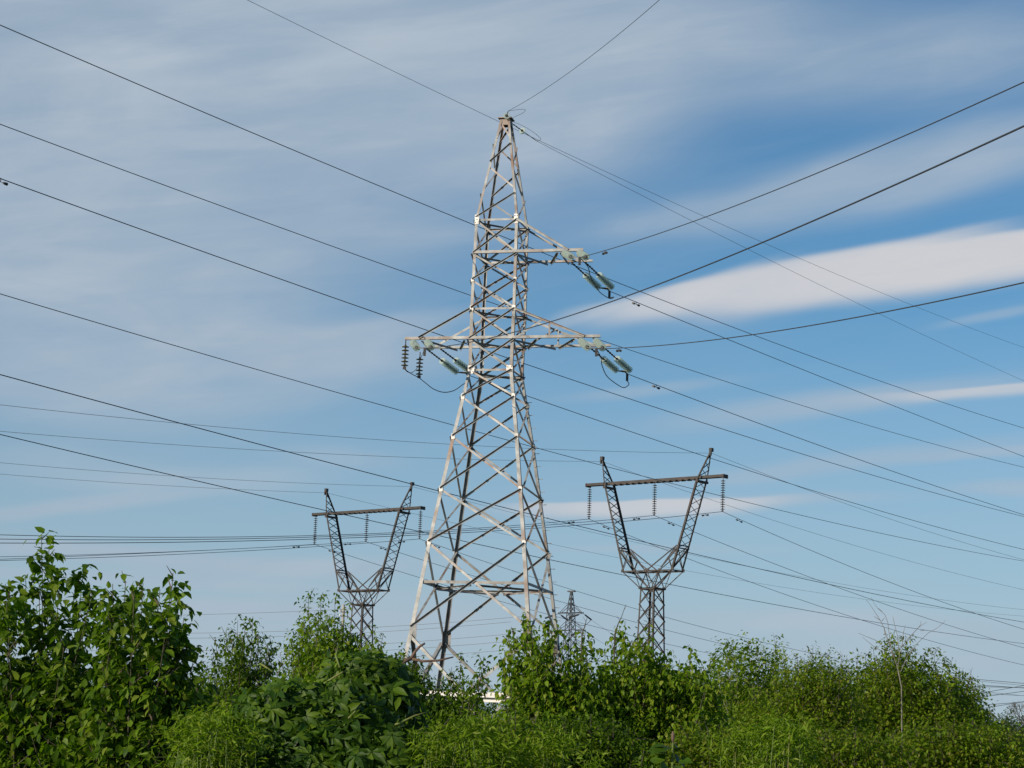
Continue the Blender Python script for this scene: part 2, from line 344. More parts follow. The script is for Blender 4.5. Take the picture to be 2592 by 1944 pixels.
# plan bracing at the low diaphragm: a diamond between the middles of its struts
mid = [(corner(i, 'E') + corner((i + 1) % 4, 'E')) / 2 for i in range(4)]
for i in range(4):
    P, Q = shrink(mid[i], mid[(i + 1) % 4], .12); bar('plan_brace', P + Vector((0, 0, -.07)), Q + Vector((0, 0, -.07)), (0, 0, -1), (Q - P).cross(Vector((0, 0, 1))), .07, M_STEEL, tower, .009)
for lv in ('K', 'U', 'M', 'A0', 'W'):
    P, Q = shrink(corner(0, lv), corner(2, lv), .1); bar('plan_brace', P - Vector((0, 0, .08)), Q - Vector((0, 0, .08)), (0, 0, -1), (1, -1, 0), .055, M_STEEL, tower, .008)
# spire: single zigzag on every face
zz = [.0, .22, .45, .72, 1.0]
def spire(k, t):
    P, Q = corner(k, 'P'), corner(k, 'K'); return P.lerp(Q, t)
for i in range(4):
    l, r = i, (i + 1) % 4
    for j in range(4):
        A_, B_ = (l, r) if j % 2 == 0 else (r, l)
        P, Q = shrink(spire(A_, zz[j] + .02), spire(B_, zz[j + 1] - .02)); fbar('brace', P, Q, FN[i], .06, j % 2 == 1)
# base: braces from the leg joints to the middle of the bottom strut, then legs' own braces below
for i in range(4):
    m_ = (corner(i, 'G') + corner((i + 1) % 4, 'G')) / 2
    for k in (i, (i + 1) % 4):
        P, Q = shrink(corner(k, 'F', -.25), m_, .05); fbar('brace', P, Q, FN[i], .12, k == i)
        P, Q = shrink(m_ + Vector((0, 0, -.15)), corner(k, 'Z', .2), .05); fbar('brace', P, Q, FN[i], .10, k != i)
for k in range(4):
    m = MB(); m.box(corner(k, 'Z') + Vector((0, 0, .1)), (.35, .35, .28)); m.obj('concrete_footing', M_CONC, tower)
# gusset plates
def plate(name, c, n, w, h, skew=0.0, hexa=False, mat=None):
    n = Vector(n); a = Vector((0, 0, 1)).cross(n).normalized(); b = Vector((0, 0, 1))
    if hexa: pr = [(-w * .5, -h * .3), (-w * .2, -h * .5), (w * .3, -h * .5), (w * .5, -h * .2), (w * .5, h * .25), (w * .15, h * .5), (-w * .5, h * .5)]
    else: pr = [(-w / 2, -h / 2), (w / 2, -h * .42), (w / 2, h * .36), (w * .1, h / 2), (-w / 2, h / 2)]
    v = []
    for o in (.004, .013):
        for x, y in pr: v.append(Vector(c) + a * x + b * y + n * o)
    k = len(pr); f = [tuple(range(k - 1, -1, -1)), tuple(range(k, 2 * k))] + [(i, (i + 1) % k, k + (i + 1) % k, k + i) for i in range(k)]
    return mesh_obj(name, v, f, mat or M_PLATE, tower)
for lv in ('K', 'N', 'M', 'W', 'A', 'B', 'C', 'D'):
    for k in range(4):
        for fi in (k, (k + 3) % 4):
            n = FN[fi]; a = Vector((0, 0, 1)).cross(n).normalized()
            side = 1 if (corner((k + 1) % 4 if fi == k else (k + 3) % 4, lv) - corner(k, lv)).dot(a) > 0 else -1
            w, h = {'K': (.16, .36), 'W': (.24, .30)}.get(lv, (.13, .20))
            if lv == 'N': w, h = .10, .14
            g = plate('gusset_plate', corner(k, lv) + a * side * w * .42, n, w, h, hexa=lv == 'W', mat=M_PLATE if fi in (0, 3) else M_STEEL)  # front and left faces get the whiter plate material, the others steel grey
            if lv in ('K', 'W') and fi == 0:
                for bx, bz in ((-.3, -.3), (.3, -.25), (-.3, .3), (.25, .3), (0, 0)):
                    mb = MB(); mb.box(corner(k, lv) + a * (side * w * .42 + bx * w) + Vector((0, 0, bz * h)) + n * .018, (.013, .013, .013)); b_ = mb.obj('bolt', M_FIT, g)
# joint plates at the foot joints F (tall sleeves)
for k in range(4):
    for fi in (k, (k + 3) % 4):
        n = FN[fi]; a = Vector((0, 0, 1)).cross(n).normalized()
        side = 1 if (corner((k + 1) % 4 if fi == k else (k + 3) % 4, 'F') - corner(k, 'F')).dot(a) > 0 else -1
        plate('splice_plate', corner(k, 'F', -.12) + a * side * .12, n, .25, .58, mat=M_STEEL)
# cap of the spire
m = MB(); z = HT['P'][1]; m.box((0, 0, z + .06), (.26, .26, .015)); m.box((0, -.17, z - .08), (.19, .008, .12)); m.box((0, .17, z - .08), (.19, .008, .12))
m.box((.17, 0, z - .08), (.008, .16, .12)); m.box((-.17, 0, z - .08), (.008, .16, .12)); m.obj('cap_plate', M_STEEL, tower)
# step bolts up the right-hand rear leg
for i in range(22):
    t_ = i / 21; zt = 14.9 - t_ * 9.6
    lvs = sorted(HT.values(), key=lambda q: q[1]); w = np.interp(zt, [q[1] for q in lvs], [q[0] for q in lvs])
    m = MB(); m.tube([(w / 2 - .01, w / 2 - .05, zt), (w / 2 + .16, w / 2 - .05, zt)], .011, 6); m.obj('step_bolt', M_STEEL, tower)
for i in range(18):
    t_ = i / 17; zt = 14.7 - t_ * 9.0
    lvs = sorted(HT.values(), key=lambda q: q[1]); w = np.interp(zt, [q[1] for q in lvs], [q[0] for q in lvs])
    m = MB(); m.box((w / 2 - .06, w / 2 - .014, zt), (.016, .004, .016)); m.obj('bolt_hole', M_FIT, tower)

# cross arms: find where the photographed chord ends fall on the front and back planes of the body
def local_x(px, py, lv, back=False):
    w, z = HT[lv]; y = w / 2 if back else -w / 2
    P = tw((0, y, 0)); s, zz_ = on_plane(px, py, (P.x, P.y), (ux.x, ux.y)); return s, zz_
def arm(lv, lvtop, side, xf, xb, stay_f, stay_b, plan, posts=()):
    w, z = HT[lv]; wt, zt = HT[lvtop]
    h = w / 2; e = h - .0
    sd = side
    A = empty_part('cross_arm_frame')
    fr = bar('arm_chord', (sd * (h + .0), -h - .03, z), (xf, -h - .03, z), (0, 0, 1), (0, 1, 0), .10, M_STEEL, tower, .011)
    bk = bar('arm_chord', (sd * (h + .0), h + .03, z), (xb, h + .03, z), (0, 0, 1), (0, -1, 0), .10, M_STEEL, tower, .011)
    for yy, xs_, st in ((-h - .03, xf, stay_f), (h + .03, xb, stay_b)):
        n = Vector((0, -1 if yy < 0 else 1, 0))
        P = Vector((sd * wt / 2, yy, zt)); Q = Vector((st, yy, z + .08))
        d = (Q - P).normalized(); inp = d.cross(n); inp = inp if inp.z < 0 else -inp
        bar('arm_stay', P + n * .03, Q + n * .03, inp, n, .075, M_STEEL, tower, .009)
    for (x0, y0, x1, y1) in plan:
        P = Vector((x0, -h if y0 < 0 else h, z - .035)); Q = Vector((x1, -h if y1 < 0 else h, z - .035))
        P, Q = shrink(P, Q, .02); bar('arm_brace', P, Q, (0, 0, -1), Vector((0, 0, 1)).cross(Q - P), .075, M_STEEL, tower, .009)
    for (x0, z0, x1, z1, yy) in posts:
        P = Vector((x0, yy * (h + .03), z0)); Q = Vector((x1, yy * (h + .03), z1)); n = Vector((0, yy, 0))
        d = (Q - P).normalized(); inp = d.cross(n); bar('arm_post', P + n * .005, Q + n * .005, inp, -n, .06, M_STEEL, tower, .008)
def empty_part(n): return None
# through chords across the body
for lv in ('U', 'A0'):
    w, z = HT[lv]; h = w / 2
    for yy in (-1, 1): bar('arm_chord', (-h, yy * (h + .03), z), (h, yy * (h + .03), z), (0, 0, 1), (0, -yy, 0), .10, M_STEEL, tower, .011)
xUf = local_x(1476.5, 635, 'U')[0]; xUb = local_x(1499.8, 665, 'U', True)[0]
sUf = local_x(1440, 633, 'U')[0]; sUb = sUf + .1
h = HT['U'][0] / 2
pxl = lambda px, py, lv, b=False: local_x(px, py, lv, b)[0]
arm('U', 'K', 1, xUf, xUb, sUf, sUb, [(h, -1, pxl(1388, 668, 'U', True), 1), (pxl(1413.6, 640, 'U'), -1, pxl(1396, 668, 'U', True), 1), (pxl(1421, 640, 'U'), -1, pxl(1440, 668, 'U', True), 1), (h, -1, h + .03, 1)])
xf = pxl(1520, 855, 'A0'); xb = pxl(1545.5, 879, 'A0', True); sf = pxl(1481, 854, 'A0')
h = HT['A0'][0] / 2; zA = HT['A0'][1]; zM = HT['M'][1]
xv = pxl(1388.7, 840, 'A0'); xvb = pxl(1414.7, 860, 'A0', True)
slope = lambda x, s: zM + (zA + .08 - zM) * (x - h) / (s - h)
arm('A0', 'M', 1, xf, xb, sf, sf + .05, [(h, -1, pxl(1408, 884, 'A0', True), 1), (pxl(1456, 857, 'A0'), -1, pxl(1415.6, 884, 'A0', True), 1), (pxl(1418, 838, 'A0', True) * .8, -1, h + .1, 1)],
    [(xv, zA + .10, xv, slope(xv, sf), -1), (h + .12, zA + .10, pxl(1373.8, 821, 'A0'), slope(pxl(1373.8, 821, 'A0'), sf), -1),
     (xvb, zA + .10, xvb, slope(xvb, sf), 1), (h + .1, zA + .10, pxl(1411, 838, 'A0', True), slope(pxl(1411, 838, 'A0', True), sf), 1)])
xlf = pxl(1025, 862.7, 'A0'); xlb = pxl(1075, 884, 'A0', True); slf = pxl(1059, 858.4, 'A0')
arm('A0', 'M', -1, xlf, xlb, slf, slf, [(pxl(1085, 862, 'A0'), -1, pxl(1159, 890, 'A0', True), 1), (pxl(1178.4, 862, 'A0'), -1, pxl(1166.5, 888, 'A0', True), 1), (pxl(1070, 862, 'A0'), -1, pxl(1090, 884, 'A0', True), 1)])

# ------------------------------------------------------------------ insulators
def disc_mesh(r=.135, L=.146, mat=M_GLASS, name='disc'):
    m = MB(); m.lathe([(.0, .0), (.0, .032), (.052, .042), (.056, r * .42), (.062, r * .80), (.076, r), (.086, r * .985), (.080, r * .80), (.090, r * .62), (.080, r * .45), (.100, .022), (L, .012), (L, 0)], 16)
    me = bpy.data.meshes.new(name); me.from_pydata(m.v, [], m.f); me.update(); me.polygons.foreach_set('use_smooth', [True] * len(me.polygons))
    me.materials.append(mat); me.materials.append(M_FIT)
    for p in me.polygons:
        c = sum((Vector(m.v[i]) for i in p.vertices), Vector()) / len(p.vertices)
        if math.hypot(c.y, c.z) < .047: p.material_index = 1
    return me
ME_DISC = disc_mesh(); ME_DISCD = disc_mesh(mat=M_GLASSD, name='shade_toned_disc'); ME_DISCB = disc_mesh(mat=M_GLASSB, r=.15, L=.150, name='brown_disc')
def axes(d):
    d = Vector(d).normalized(); q = d.to_track_quat('X', 'Z'); return q
def put(name, me, P, q, parent, base):
    o = bpy.data.objects.new(name, me); COL.objects.link(o); o.parent = parent
    o.location = Vector(P) - Vector(base); o.rotation_mode = 'QUATERNION'; o.rotation_quaternion = q; return o
def string_parts(Sx, E, nd, base, parent, rod_r=.022, pitch=.146, me=None, beads=True):
    """rod from Sx, then nd discs that end at E"""
    me = me or ME_DISC
    d = (E - Sx); Ln = d.length; d.normalize(); q = axes(d)
    r0 = Ln - nd * pitch
    m = MB(); m.tube([Sx - base, Sx + d * r0 - base], rod_r, 7)
    if beads:
        k = int(r0 / .16)
        for i in range(k + 1):
            c = Sx + d * (r0 * i / max(k, 1)) - base; m.tube([c - d * .02, c + d * .02], rod_r * 1.7, 7)
    m.obj('link_rod', M_FIT, parent)
    for i in range(nd): put('disc', me, Sx + d * (r0 + i * pitch), q, parent, base)
def double_string(S1, S2, D, Lh, py1, py2, nd, label, group, beads=True, clamp=.32):
    """two parallel strings in tension along the plan direction D; end heights read from the sight lines"""
    D = Vector((D[0], D[1], 0))
    E = []
    for Sx, py in ((S1, py1), (S2, py2)):
        e = Sx + D * Lh
        # height at which the end point shows at the picture row py
        lo, hi = Sx.z - 2.5, Sx.z + 1
        for _ in range(40):
            mid_ = (lo + hi) / 2; y = row(Vector((e.x, e.y, mid_)))
            if y > py: lo = mid_
            else: hi = mid_
        e.z = (lo + hi) / 2; E.append(e)
    t = empty('insulator_string', (S1 + S2) / 2, label, 'insulator string', group); base = (S1 + S2) / 2
    string_parts(S1, E[0], nd, base, t, beads=beads); string_parts(S2, E[1], nd, base, t, beads=beads)
    d = (E[0] - S1).normalized(); c = (E[0] + E[1]) / 2; K = c + d * clamp
    m = MB(); a = (E[1] - E[0]).normalized(); n = a.cross(d).normalized()
    v = [E[0] - a * .05 - base, E[1] + a * .05 - base, E[1] + d * .05 - base, c + d * .16 + a * .05 - base, c + d * .16 - a * .05 - base, E[0] + d * .05 - base]
    vv = [x + n * .01 for x in v] + [x - n * .01 for x in v]
    m.add(vv, [(0, 1, 2, 3, 4, 5), (11, 10, 9, 8, 7, 6)] + [(i, 6 + i, 6 + (i + 1) % 6, (i + 1) % 6) for i in range(6)])
    m.obj('yoke_plate', M_STEEL, t)
    m = MB(); m.tube([c + d * .12 - base, K - base], [.022, .03], 7); m.obj('strain_clamp', M_STEEL, t)
    m = MB(); m.box(K - base + Vector((0, 0, -.13)), (.045, .045, .13)); m.obj('jumper_terminal', M_FIT, t)
    return K
def row(P):
    v = P - Vector((0, 0, EYE)); return 972 - FPX * v.dot(UP) / v.dot(FWD)
def colpx(P):
    v = P - Vector((0, 0, EYE)); return 1296 + FPX * v.dot(RT) / v.dot(FWD)
DT = Vector((.507, .862, 0)).normalized(); DR = Vector((.165, -.986, 0)).normalized()
def chord_pt(px, py, lv, back):
    w, z = HT[lv]; x = pxl(px, py, lv, back); return tw((x, (w / 2 + .03) * (1 if back else -1), z - .02))
gT = 'glass insulator strings in tension on the far side of the large pylon'; gR = 'glass insulator strings in tension on the near side of the large pylon'
K_R1 = double_string(chord_pt(1421.7, 638.6, 'U', False), chord_pt(1459, 636, 'U', False), DR, 1.85, 650.6, 650.6, 9, 'pair of short glass strings facing the viewer under the end of the upper right arm', gR, False, .2)
K_T1 = double_string(chord_pt(1448, 672, 'U', True), chord_pt(1482, 670, 'U', True), DT, 2.12, 728, 728, 8, 'pair of slanting glass strings reaching away from the upper right arm', gT)
K_R2 = double_string(chord_pt(1462.7, 856.8, 'A0', False), chord_pt(1500, 858, 'A0', False), DR, 1.85, 879.7, 880.9, 9, 'pair of short glass strings facing the viewer under the end of the lower right arm', gR, False, .2)
K_T2 = double_string(chord_pt(1493, 884, 'A0', True), chord_pt(1528, 882, 'A0', True), DT, 2.12, 938, 938, 8, 'pair of slanting glass strings reaching away from the lower right arm', gT)
K_R3 = double_string(chord_pt(1041, 864.4, 'A0', False), chord_pt(1077, 863, 'A0', False), DR, 1.85, 880.8, 879, 9, 'pair of short glass strings facing the viewer under the lower left arm', gR, False, .2)
K_T3 = double_string(chord_pt(1081, 889, 'A0', True), chord_pt(1116, 887, 'A0', True), DT, 2.12, 942, 940, 8, 'pair of slanting glass strings from the lower left arm that end behind the pylon leg', gT)
# two hanging strings on the left arm, their glass discs coloured as in shade
def hang_string(P, nd, hook, label, group, me, pitch, name='insulator_string', parent_name=None):
    t = empty(name, P, label, 'insulator string', group)
    q = axes((0, 0, -1)); m = MB(); m.tube([(0, 0, .03), (0, 0, -hook)], .018, 6); m.obj('hook_link', M_FIT, t)
    for i in range(nd): put('disc', me, P + Vector((0, 0, -hook - i * pitch)), q, t, P)
    zb = -hook - nd * pitch; m = MB(); m.box((0, 0, zb - .04), (.06, .022, .05)); m.obj('suspension_clamp', M_FIT, t)
    return P + Vector((0, 0, zb - .08))
hs1 = hang_string(chord_pt(1027.8, 862.5, 'A0', False), 6, .17, 'shade-coloured glass disc string hanging straight down at the tip of the left arm', None, ME_DISCD, .135)
pB = at(1063.5, 893, 77.5)
hs2 = hang_string(pB, 5, .17, 'shade-coloured glass disc string hanging beside the tip string, its jumper passing below', None, ME_DISCD, .135)
# top: shield wire insulators
def single_disc(P, D, label, py_end, L1=.35, L2=.25):
    t = empty('shield_wire_insulator', P, label, 'insulator')
    d = Vector(D); E = P + d * (L1 + L2 + .146)
    string_parts(P, P + d * (L1 + .146), 1, P, t, .016)
    m = MB(); m.tube([d * (L1 + .13), d * (L1 + .146 + L2)], .014, 6); m.obj('end_clamp', M_FIT, t)
    return E
topz = HT['P'][1]
def end_row(P, D, L_, py):
    e = P + Vector((D[0], D[1], 0)).normalized() * L_; lo, hi = P.z - 3, P.z + 3
    for _ in range(40):
        m_ = (lo + hi) / 2
        if row(Vector((e.x, e.y, m_))) > py: lo = m_
        else: hi = m_
    e.z = (lo + hi) / 2; return e
P_ = tw((.0, -.1, topz + .07)); E_ = end_row(P_, DR, .55, 281)
K_R0 = single_disc(P_, (E_ - P_).normalized(), 'single glass disc standing on the cap of the large pylon', 0, .12, (E_ - P_).length - .266)
P_ = tw((.17, .15, topz - .05)); E_ = end_row(P_, DT, 1.9, 357)
K_T0 = single_disc(P_, (E_ - P_).normalized(), 'single glass disc on a rod sloping away from the spire tip', 0, (E_ - P_).length * .38, (E_ - P_).length * .62 - .146)

# ------------------------------------------------------------------ wires
def wire(name, label, group, P, D, picks, r, ext=(0, 60), anchor=None, smin=None, mat=None, cat='overhead wire', n=60, deg=2, fitdeg=None):
    """a sagging wire in the vertical plane through P along D; the sight lines give its height"""
    P = Vector(P); D = Vector((D[0], D[1], 0)).normalized()
    ss, zz2 = zip(*[on_plane(px, py, P, D) for px, py in picks]); ss = list(ss); zz2 = list(zz2); wts = [1.0] * len(ss)
    if anchor is not None:
        ss.append((anchor - P).dot(D)); zz2.append(anchor.z); wts.append(40.0)
    co = np.polyfit(ss, zz2, deg if len(ss) > deg else 1, w=wts)
    if deg == 2 and co[0] < 0: co = np.polyfit(ss, zz2, 1, w=wts)
    s0 = min(ss) - ext[0]; s1 = max(ss) + ext[1]
    if anchor is not None: s0 = ss[-1] if ext[0] == 0 else s0
    pts = []
    for i in range(n + 1):
        s = s0 + (s1 - s0) * i / n; pts.append(Vector((P.x + D.x * s, P.y + D.y * s, float(np.polyval(co, s)))))
    o0 = pts[0].copy(); m = MB(); m.tube([p - o0 for p in pts], r, 6); o = m.obj(name, mat or M_WIRE); o.location = o0
    tag(o, label, cat, group)
    return lambda s: Vector((P.x + D.x * s, P.y + D.y * s, float(np.polyval(co, s)))), D, P
def damper(fn, s, label, group, k=1.0):
    f, D, P = fn; c = f(s); t = empty('vibration_damper', c, label, 'vibration damper', group)
    d = (f(s + .2) - f(s - .2)).normalized(); dn = Vector((0, 0, -.09 * k))
    m = MB(); m.tube([Vector((0, 0, .02)), dn], .014 * k, 6); m.tube([dn - d * .20 * k, dn + d * .20 * k], .008 * k, 6); m.obj('messenger_bar', M_FIT, t)
    for q in (-1, 1):
        m = MB(); m.tube([dn + d * (q * .12 * k), dn + d * (q * .26 * k)], [.035 * k, .046 * k], 8); m.obj('weight', M_FIT, t)
gC = 'six dark conductors of the line crossing behind the large pylon'
DC = (.49, .872); xC = lambda x0: (x0, 0)
def xoff(YL): return -.2356 * YL - .562 * YL           # foot on y=0 of a plan line that leaves the left picture edge at distance YL
CL = [("uppermost dark conductor from the upper left picture edge, crossing behind the spire foot", 58, [(0, 62), (1198.8, 570.5), (1447, 671), (1620.6, 737.4), (1800, 805), (2592, 1083.8)]),
      ("second dark conductor from the left picture edge, passing behind the middle of the pylon body", 67, [(0, 313.5), (1192, 750), (1444.6, 835), (1580.9, 880.9), (1800, 953), (2592, 1183)]),
      ("third dark conductor on the left, crossing behind the left arm of the pylon", 58.6, [(0, 451), (980, 803.3), (1188.8, 870.4), (1331, 923), (1561, 1000), (1800, 1076), (2201, 1200), (2592, 1307.8)]),
      ("fourth dark conductor on the left, meeting the pylon below its waist", 72, [(0, 741), (522, 900), (1147, 1077.3), (1355, 1134.3), (1666, 1214), (1900, 1272.6), (2592, 1420.6)]),
      ("fifth dark conductor on the left, passing over the left funnel pylon's right peak", 60, [(0, 946.4), (600, 1110.5), (1044, 1226.5), (1381, 1312.5), (1712, 1390.6), (1900, 1434), (2592, 1575)]),
      ("lowest of the dark conductors on the left, crossing the left funnel pylon's beam", 71, [(0, 1098), (600, 1241.4), (997.8, 1332.6), (1300, 1398.7), (1557, 1450), (1800, 1499), (2592, 1629.3)])]
wC = []
for lab, YL, pk in CL:
    wC.append(wire('power_line', lab, gC, (xoff(YL), 0, 0), DC, pk, .015, (18, 50)))
wire('shield_wire', 'thin high wire from the top picture edge, left of the spire, slanting down behind it', None, (xoff(62), 0, 0), DC, [(629, 0), (1150, 254.9), (1264, 308.7), (1344.7, 345.3), (1647, 489), (1934, 615), (2315, 773), (2592, 880.6)], .009, (15, 50))
f, D_, P_ = wC[2]; s, _ = on_plane(2, 452, P_, D_); damper(wC[2], s, 'damper on the third left conductor at the left picture edge', None, 1.0)
gTw = 'conductors leading away to the right from the large pylon'
wT1 = wire('power_line', 'conductor leaving the slanting strings of the upper right arm towards the far right', gTw, K_T1, DT, [(1589, 749.5), (1618, 766), (1800, 843.5), (2592, 1155.8)], .014, (0, 60), anchor=K_T1)
wT2 = wire('power_line', 'conductor leaving the slanting strings of the lower right arm towards the far right', gTw, K_T2, DT, [(1661.6, 971), (1737.6, 1000), (1800, 1024.7), (1900, 1063.6), (2272, 1200), (2592, 1302.4)], .014, (0, 60), anchor=K_T2)
wT3 = wire('power_line', 'conductor from the left arm strings emerging right of the pylon body below the lower arm', gTw, K_T3, DT, [(1338, 1000), (1522, 1067), (1802, 1161.5), (2083, 1250), (2592, 1391)], .014, (0, 60), anchor=K_T3)
wT0 = wire('shield_wire', 'thin wire from the disc at the spire tip sloping away to the right edge', None, K_T0, DT, [(1647, 498), (1753, 559.5), (1946, 660), (2216, 791), (2592, 963.8)], .008, (0, 60), anchor=K_T0)
for k, (fn, px, py, tx) in enumerate(((wT1, 1610, 766, 'just past the strings of the upper right arm'), (wT2, 1661, 971, 'just past the strings of the lower right arm'))):
    s, _ = on_plane(px, py, fn[2], fn[1]); damper(fn, s, 'dark two weight damper ' + tx, 'dampers on the conductors of the large pylon')
gRw = 'conductors passing overhead to the right from the large pylon'
wR1 = wire('power_line', 'conductor climbing to the upper right picture edge from the upper right arm', gRw, K_R1, DR, [(1647, 600), (1753, 559.5), (2592, 208)], .013, (0, 14), anchor=K_R1)
wR2 = wire('power_line', 'nearly level conductor running to the right edge from the lower right arm', gRw, K_R2, DR, [(1800, 861.3), (2216, 794), (2592, 715.4)], .013, (0, 14), anchor=K_R2)
wR3 = wire('power_line', 'conductor from the left arm passing before the pylon body and rising to the right edge', gRw, K_R3, DR, [(1224, 857), (1388.7, 816.7), (1561.7, 760), (1934.6, 612), (2592, 318)], .013, (0, 10), anchor=K_R3)
wR0 = wire('shield_wire', 'thin wire rising from the glass disc on the spire cap to the top picture edge', None, K_R0, DR, [(1365, 240), (1500, 134), (1671, 0)], .008, (0, 20), anchor=K_R0)
damper(wR1, 4.2, 'dark damper beside the viewer facing strings of the upper right arm', 'dampers on the conductors of the large pylon')
damper(wR2, 3.6, 'dark damper beside the viewer facing strings of the lower right arm', 'dampers on the conductors of the large pylon')

# jumpers
def cable(name, label, pts, r=.016, cat='jumper cable', group=None):
    pts = [Vector(p) for p in pts]; out = []
    for i in range(len(pts) - 1):
        p0 = pts[max(i - 1, 0)]; p1 = pts[i]; p2 = pts[i + 1]; p3 = pts[min(i + 2, len(pts) - 1)]
        for k in range(6):
            t = k / 6; out.append(.5 * ((2 * p1) + (p2 - p0) * t + (2 * p0 - 5 * p1 + 4 * p2 - p3) * t * t + (3 * p1 - p0 - 3 * p2 + p3) * t ** 3))
    out.append(pts[-1]); o0 = out[0].copy(); m = MB(); m.tube([p - o0 for p in out], r, 6); o = m.obj(name, M_FIT, smooth=True); o.location = o0
    return tag(o, label, cat, group)
def jp(K0, K1, pxs):
    n = len(pxs) + 1; return [K0] + [at(px, py, K0.y + (K1.y - K0.y) * (i + 1) / n) for i, (px, py) in enumerate(pxs)] + [K1]
gj = 'jumper cables looping under the cross arms'
cable('jumper_cable', 'short dark jumper cable hanging below the strings of the upper right arm', jp(K_R1, K_T1 + Vector((0, 0, -.26)), [(1488, 675), (1495, 700), (1513, 733), (1528, 747), (1545, 756), (1554, 752)]), group=gj)
cable('jumper_cable', 'deep dark jumper cable hanging below the strings of the lower right arm', jp(K_R2, K_T2 + Vector((0, 0, -.26)), [(1521, 905), (1524, 925), (1537, 953), (1565, 975), (1580, 981), (1592, 973)]), group=gj)
cable('jumper_cable', 'wide dark jumper loop from the left arm tip to the pylon leg', [hs1, hs1.lerp(hs2, .45) + Vector((0, 0, -.02)), hs2, at(1078, 970, 78), at(1098, 985, 78.4), at(1124, 993, 78.8), at(1150, 988, 79.2), at(1172, 973, 79.6), K_T3 + Vector((0, 0, -.26))], group=gj)
cable('jumper_cable', 'short cable curling between the two hanging strings of the left arm', [hs1 + Vector((0, 0, .05)), at(1028, 939, 77), at(1038, 943.5, 77.1), at(1048, 940, 77.2), at(1060, 925, 77.2), at(1066, 905, 77), K_R3], .010, group=gj)
cable('jumper_cable', 'thin wire loop above the cap of the spire', [K_R0 + Vector((0, 0, 0)), at(1316, 277, 76.4), at(1330, 278, 76.4), at(1322, 287, 76.5), at(1306, 294, 76.7), tw((.15, -.05, topz + .02))], .007, group='thin jumper loops at the spire tip')
cable('jumper_cable', 'thin wire loop arching along the sloping disc at the spire tip', [tw((.15, .1, topz + .02)), at(1318, 316, 77.5), at(1337, 326, 77.9), at(1357, 340, 78.3), at(1369, 352, 78.6), K_T0], .007, group='thin jumper loops at the spire tip')

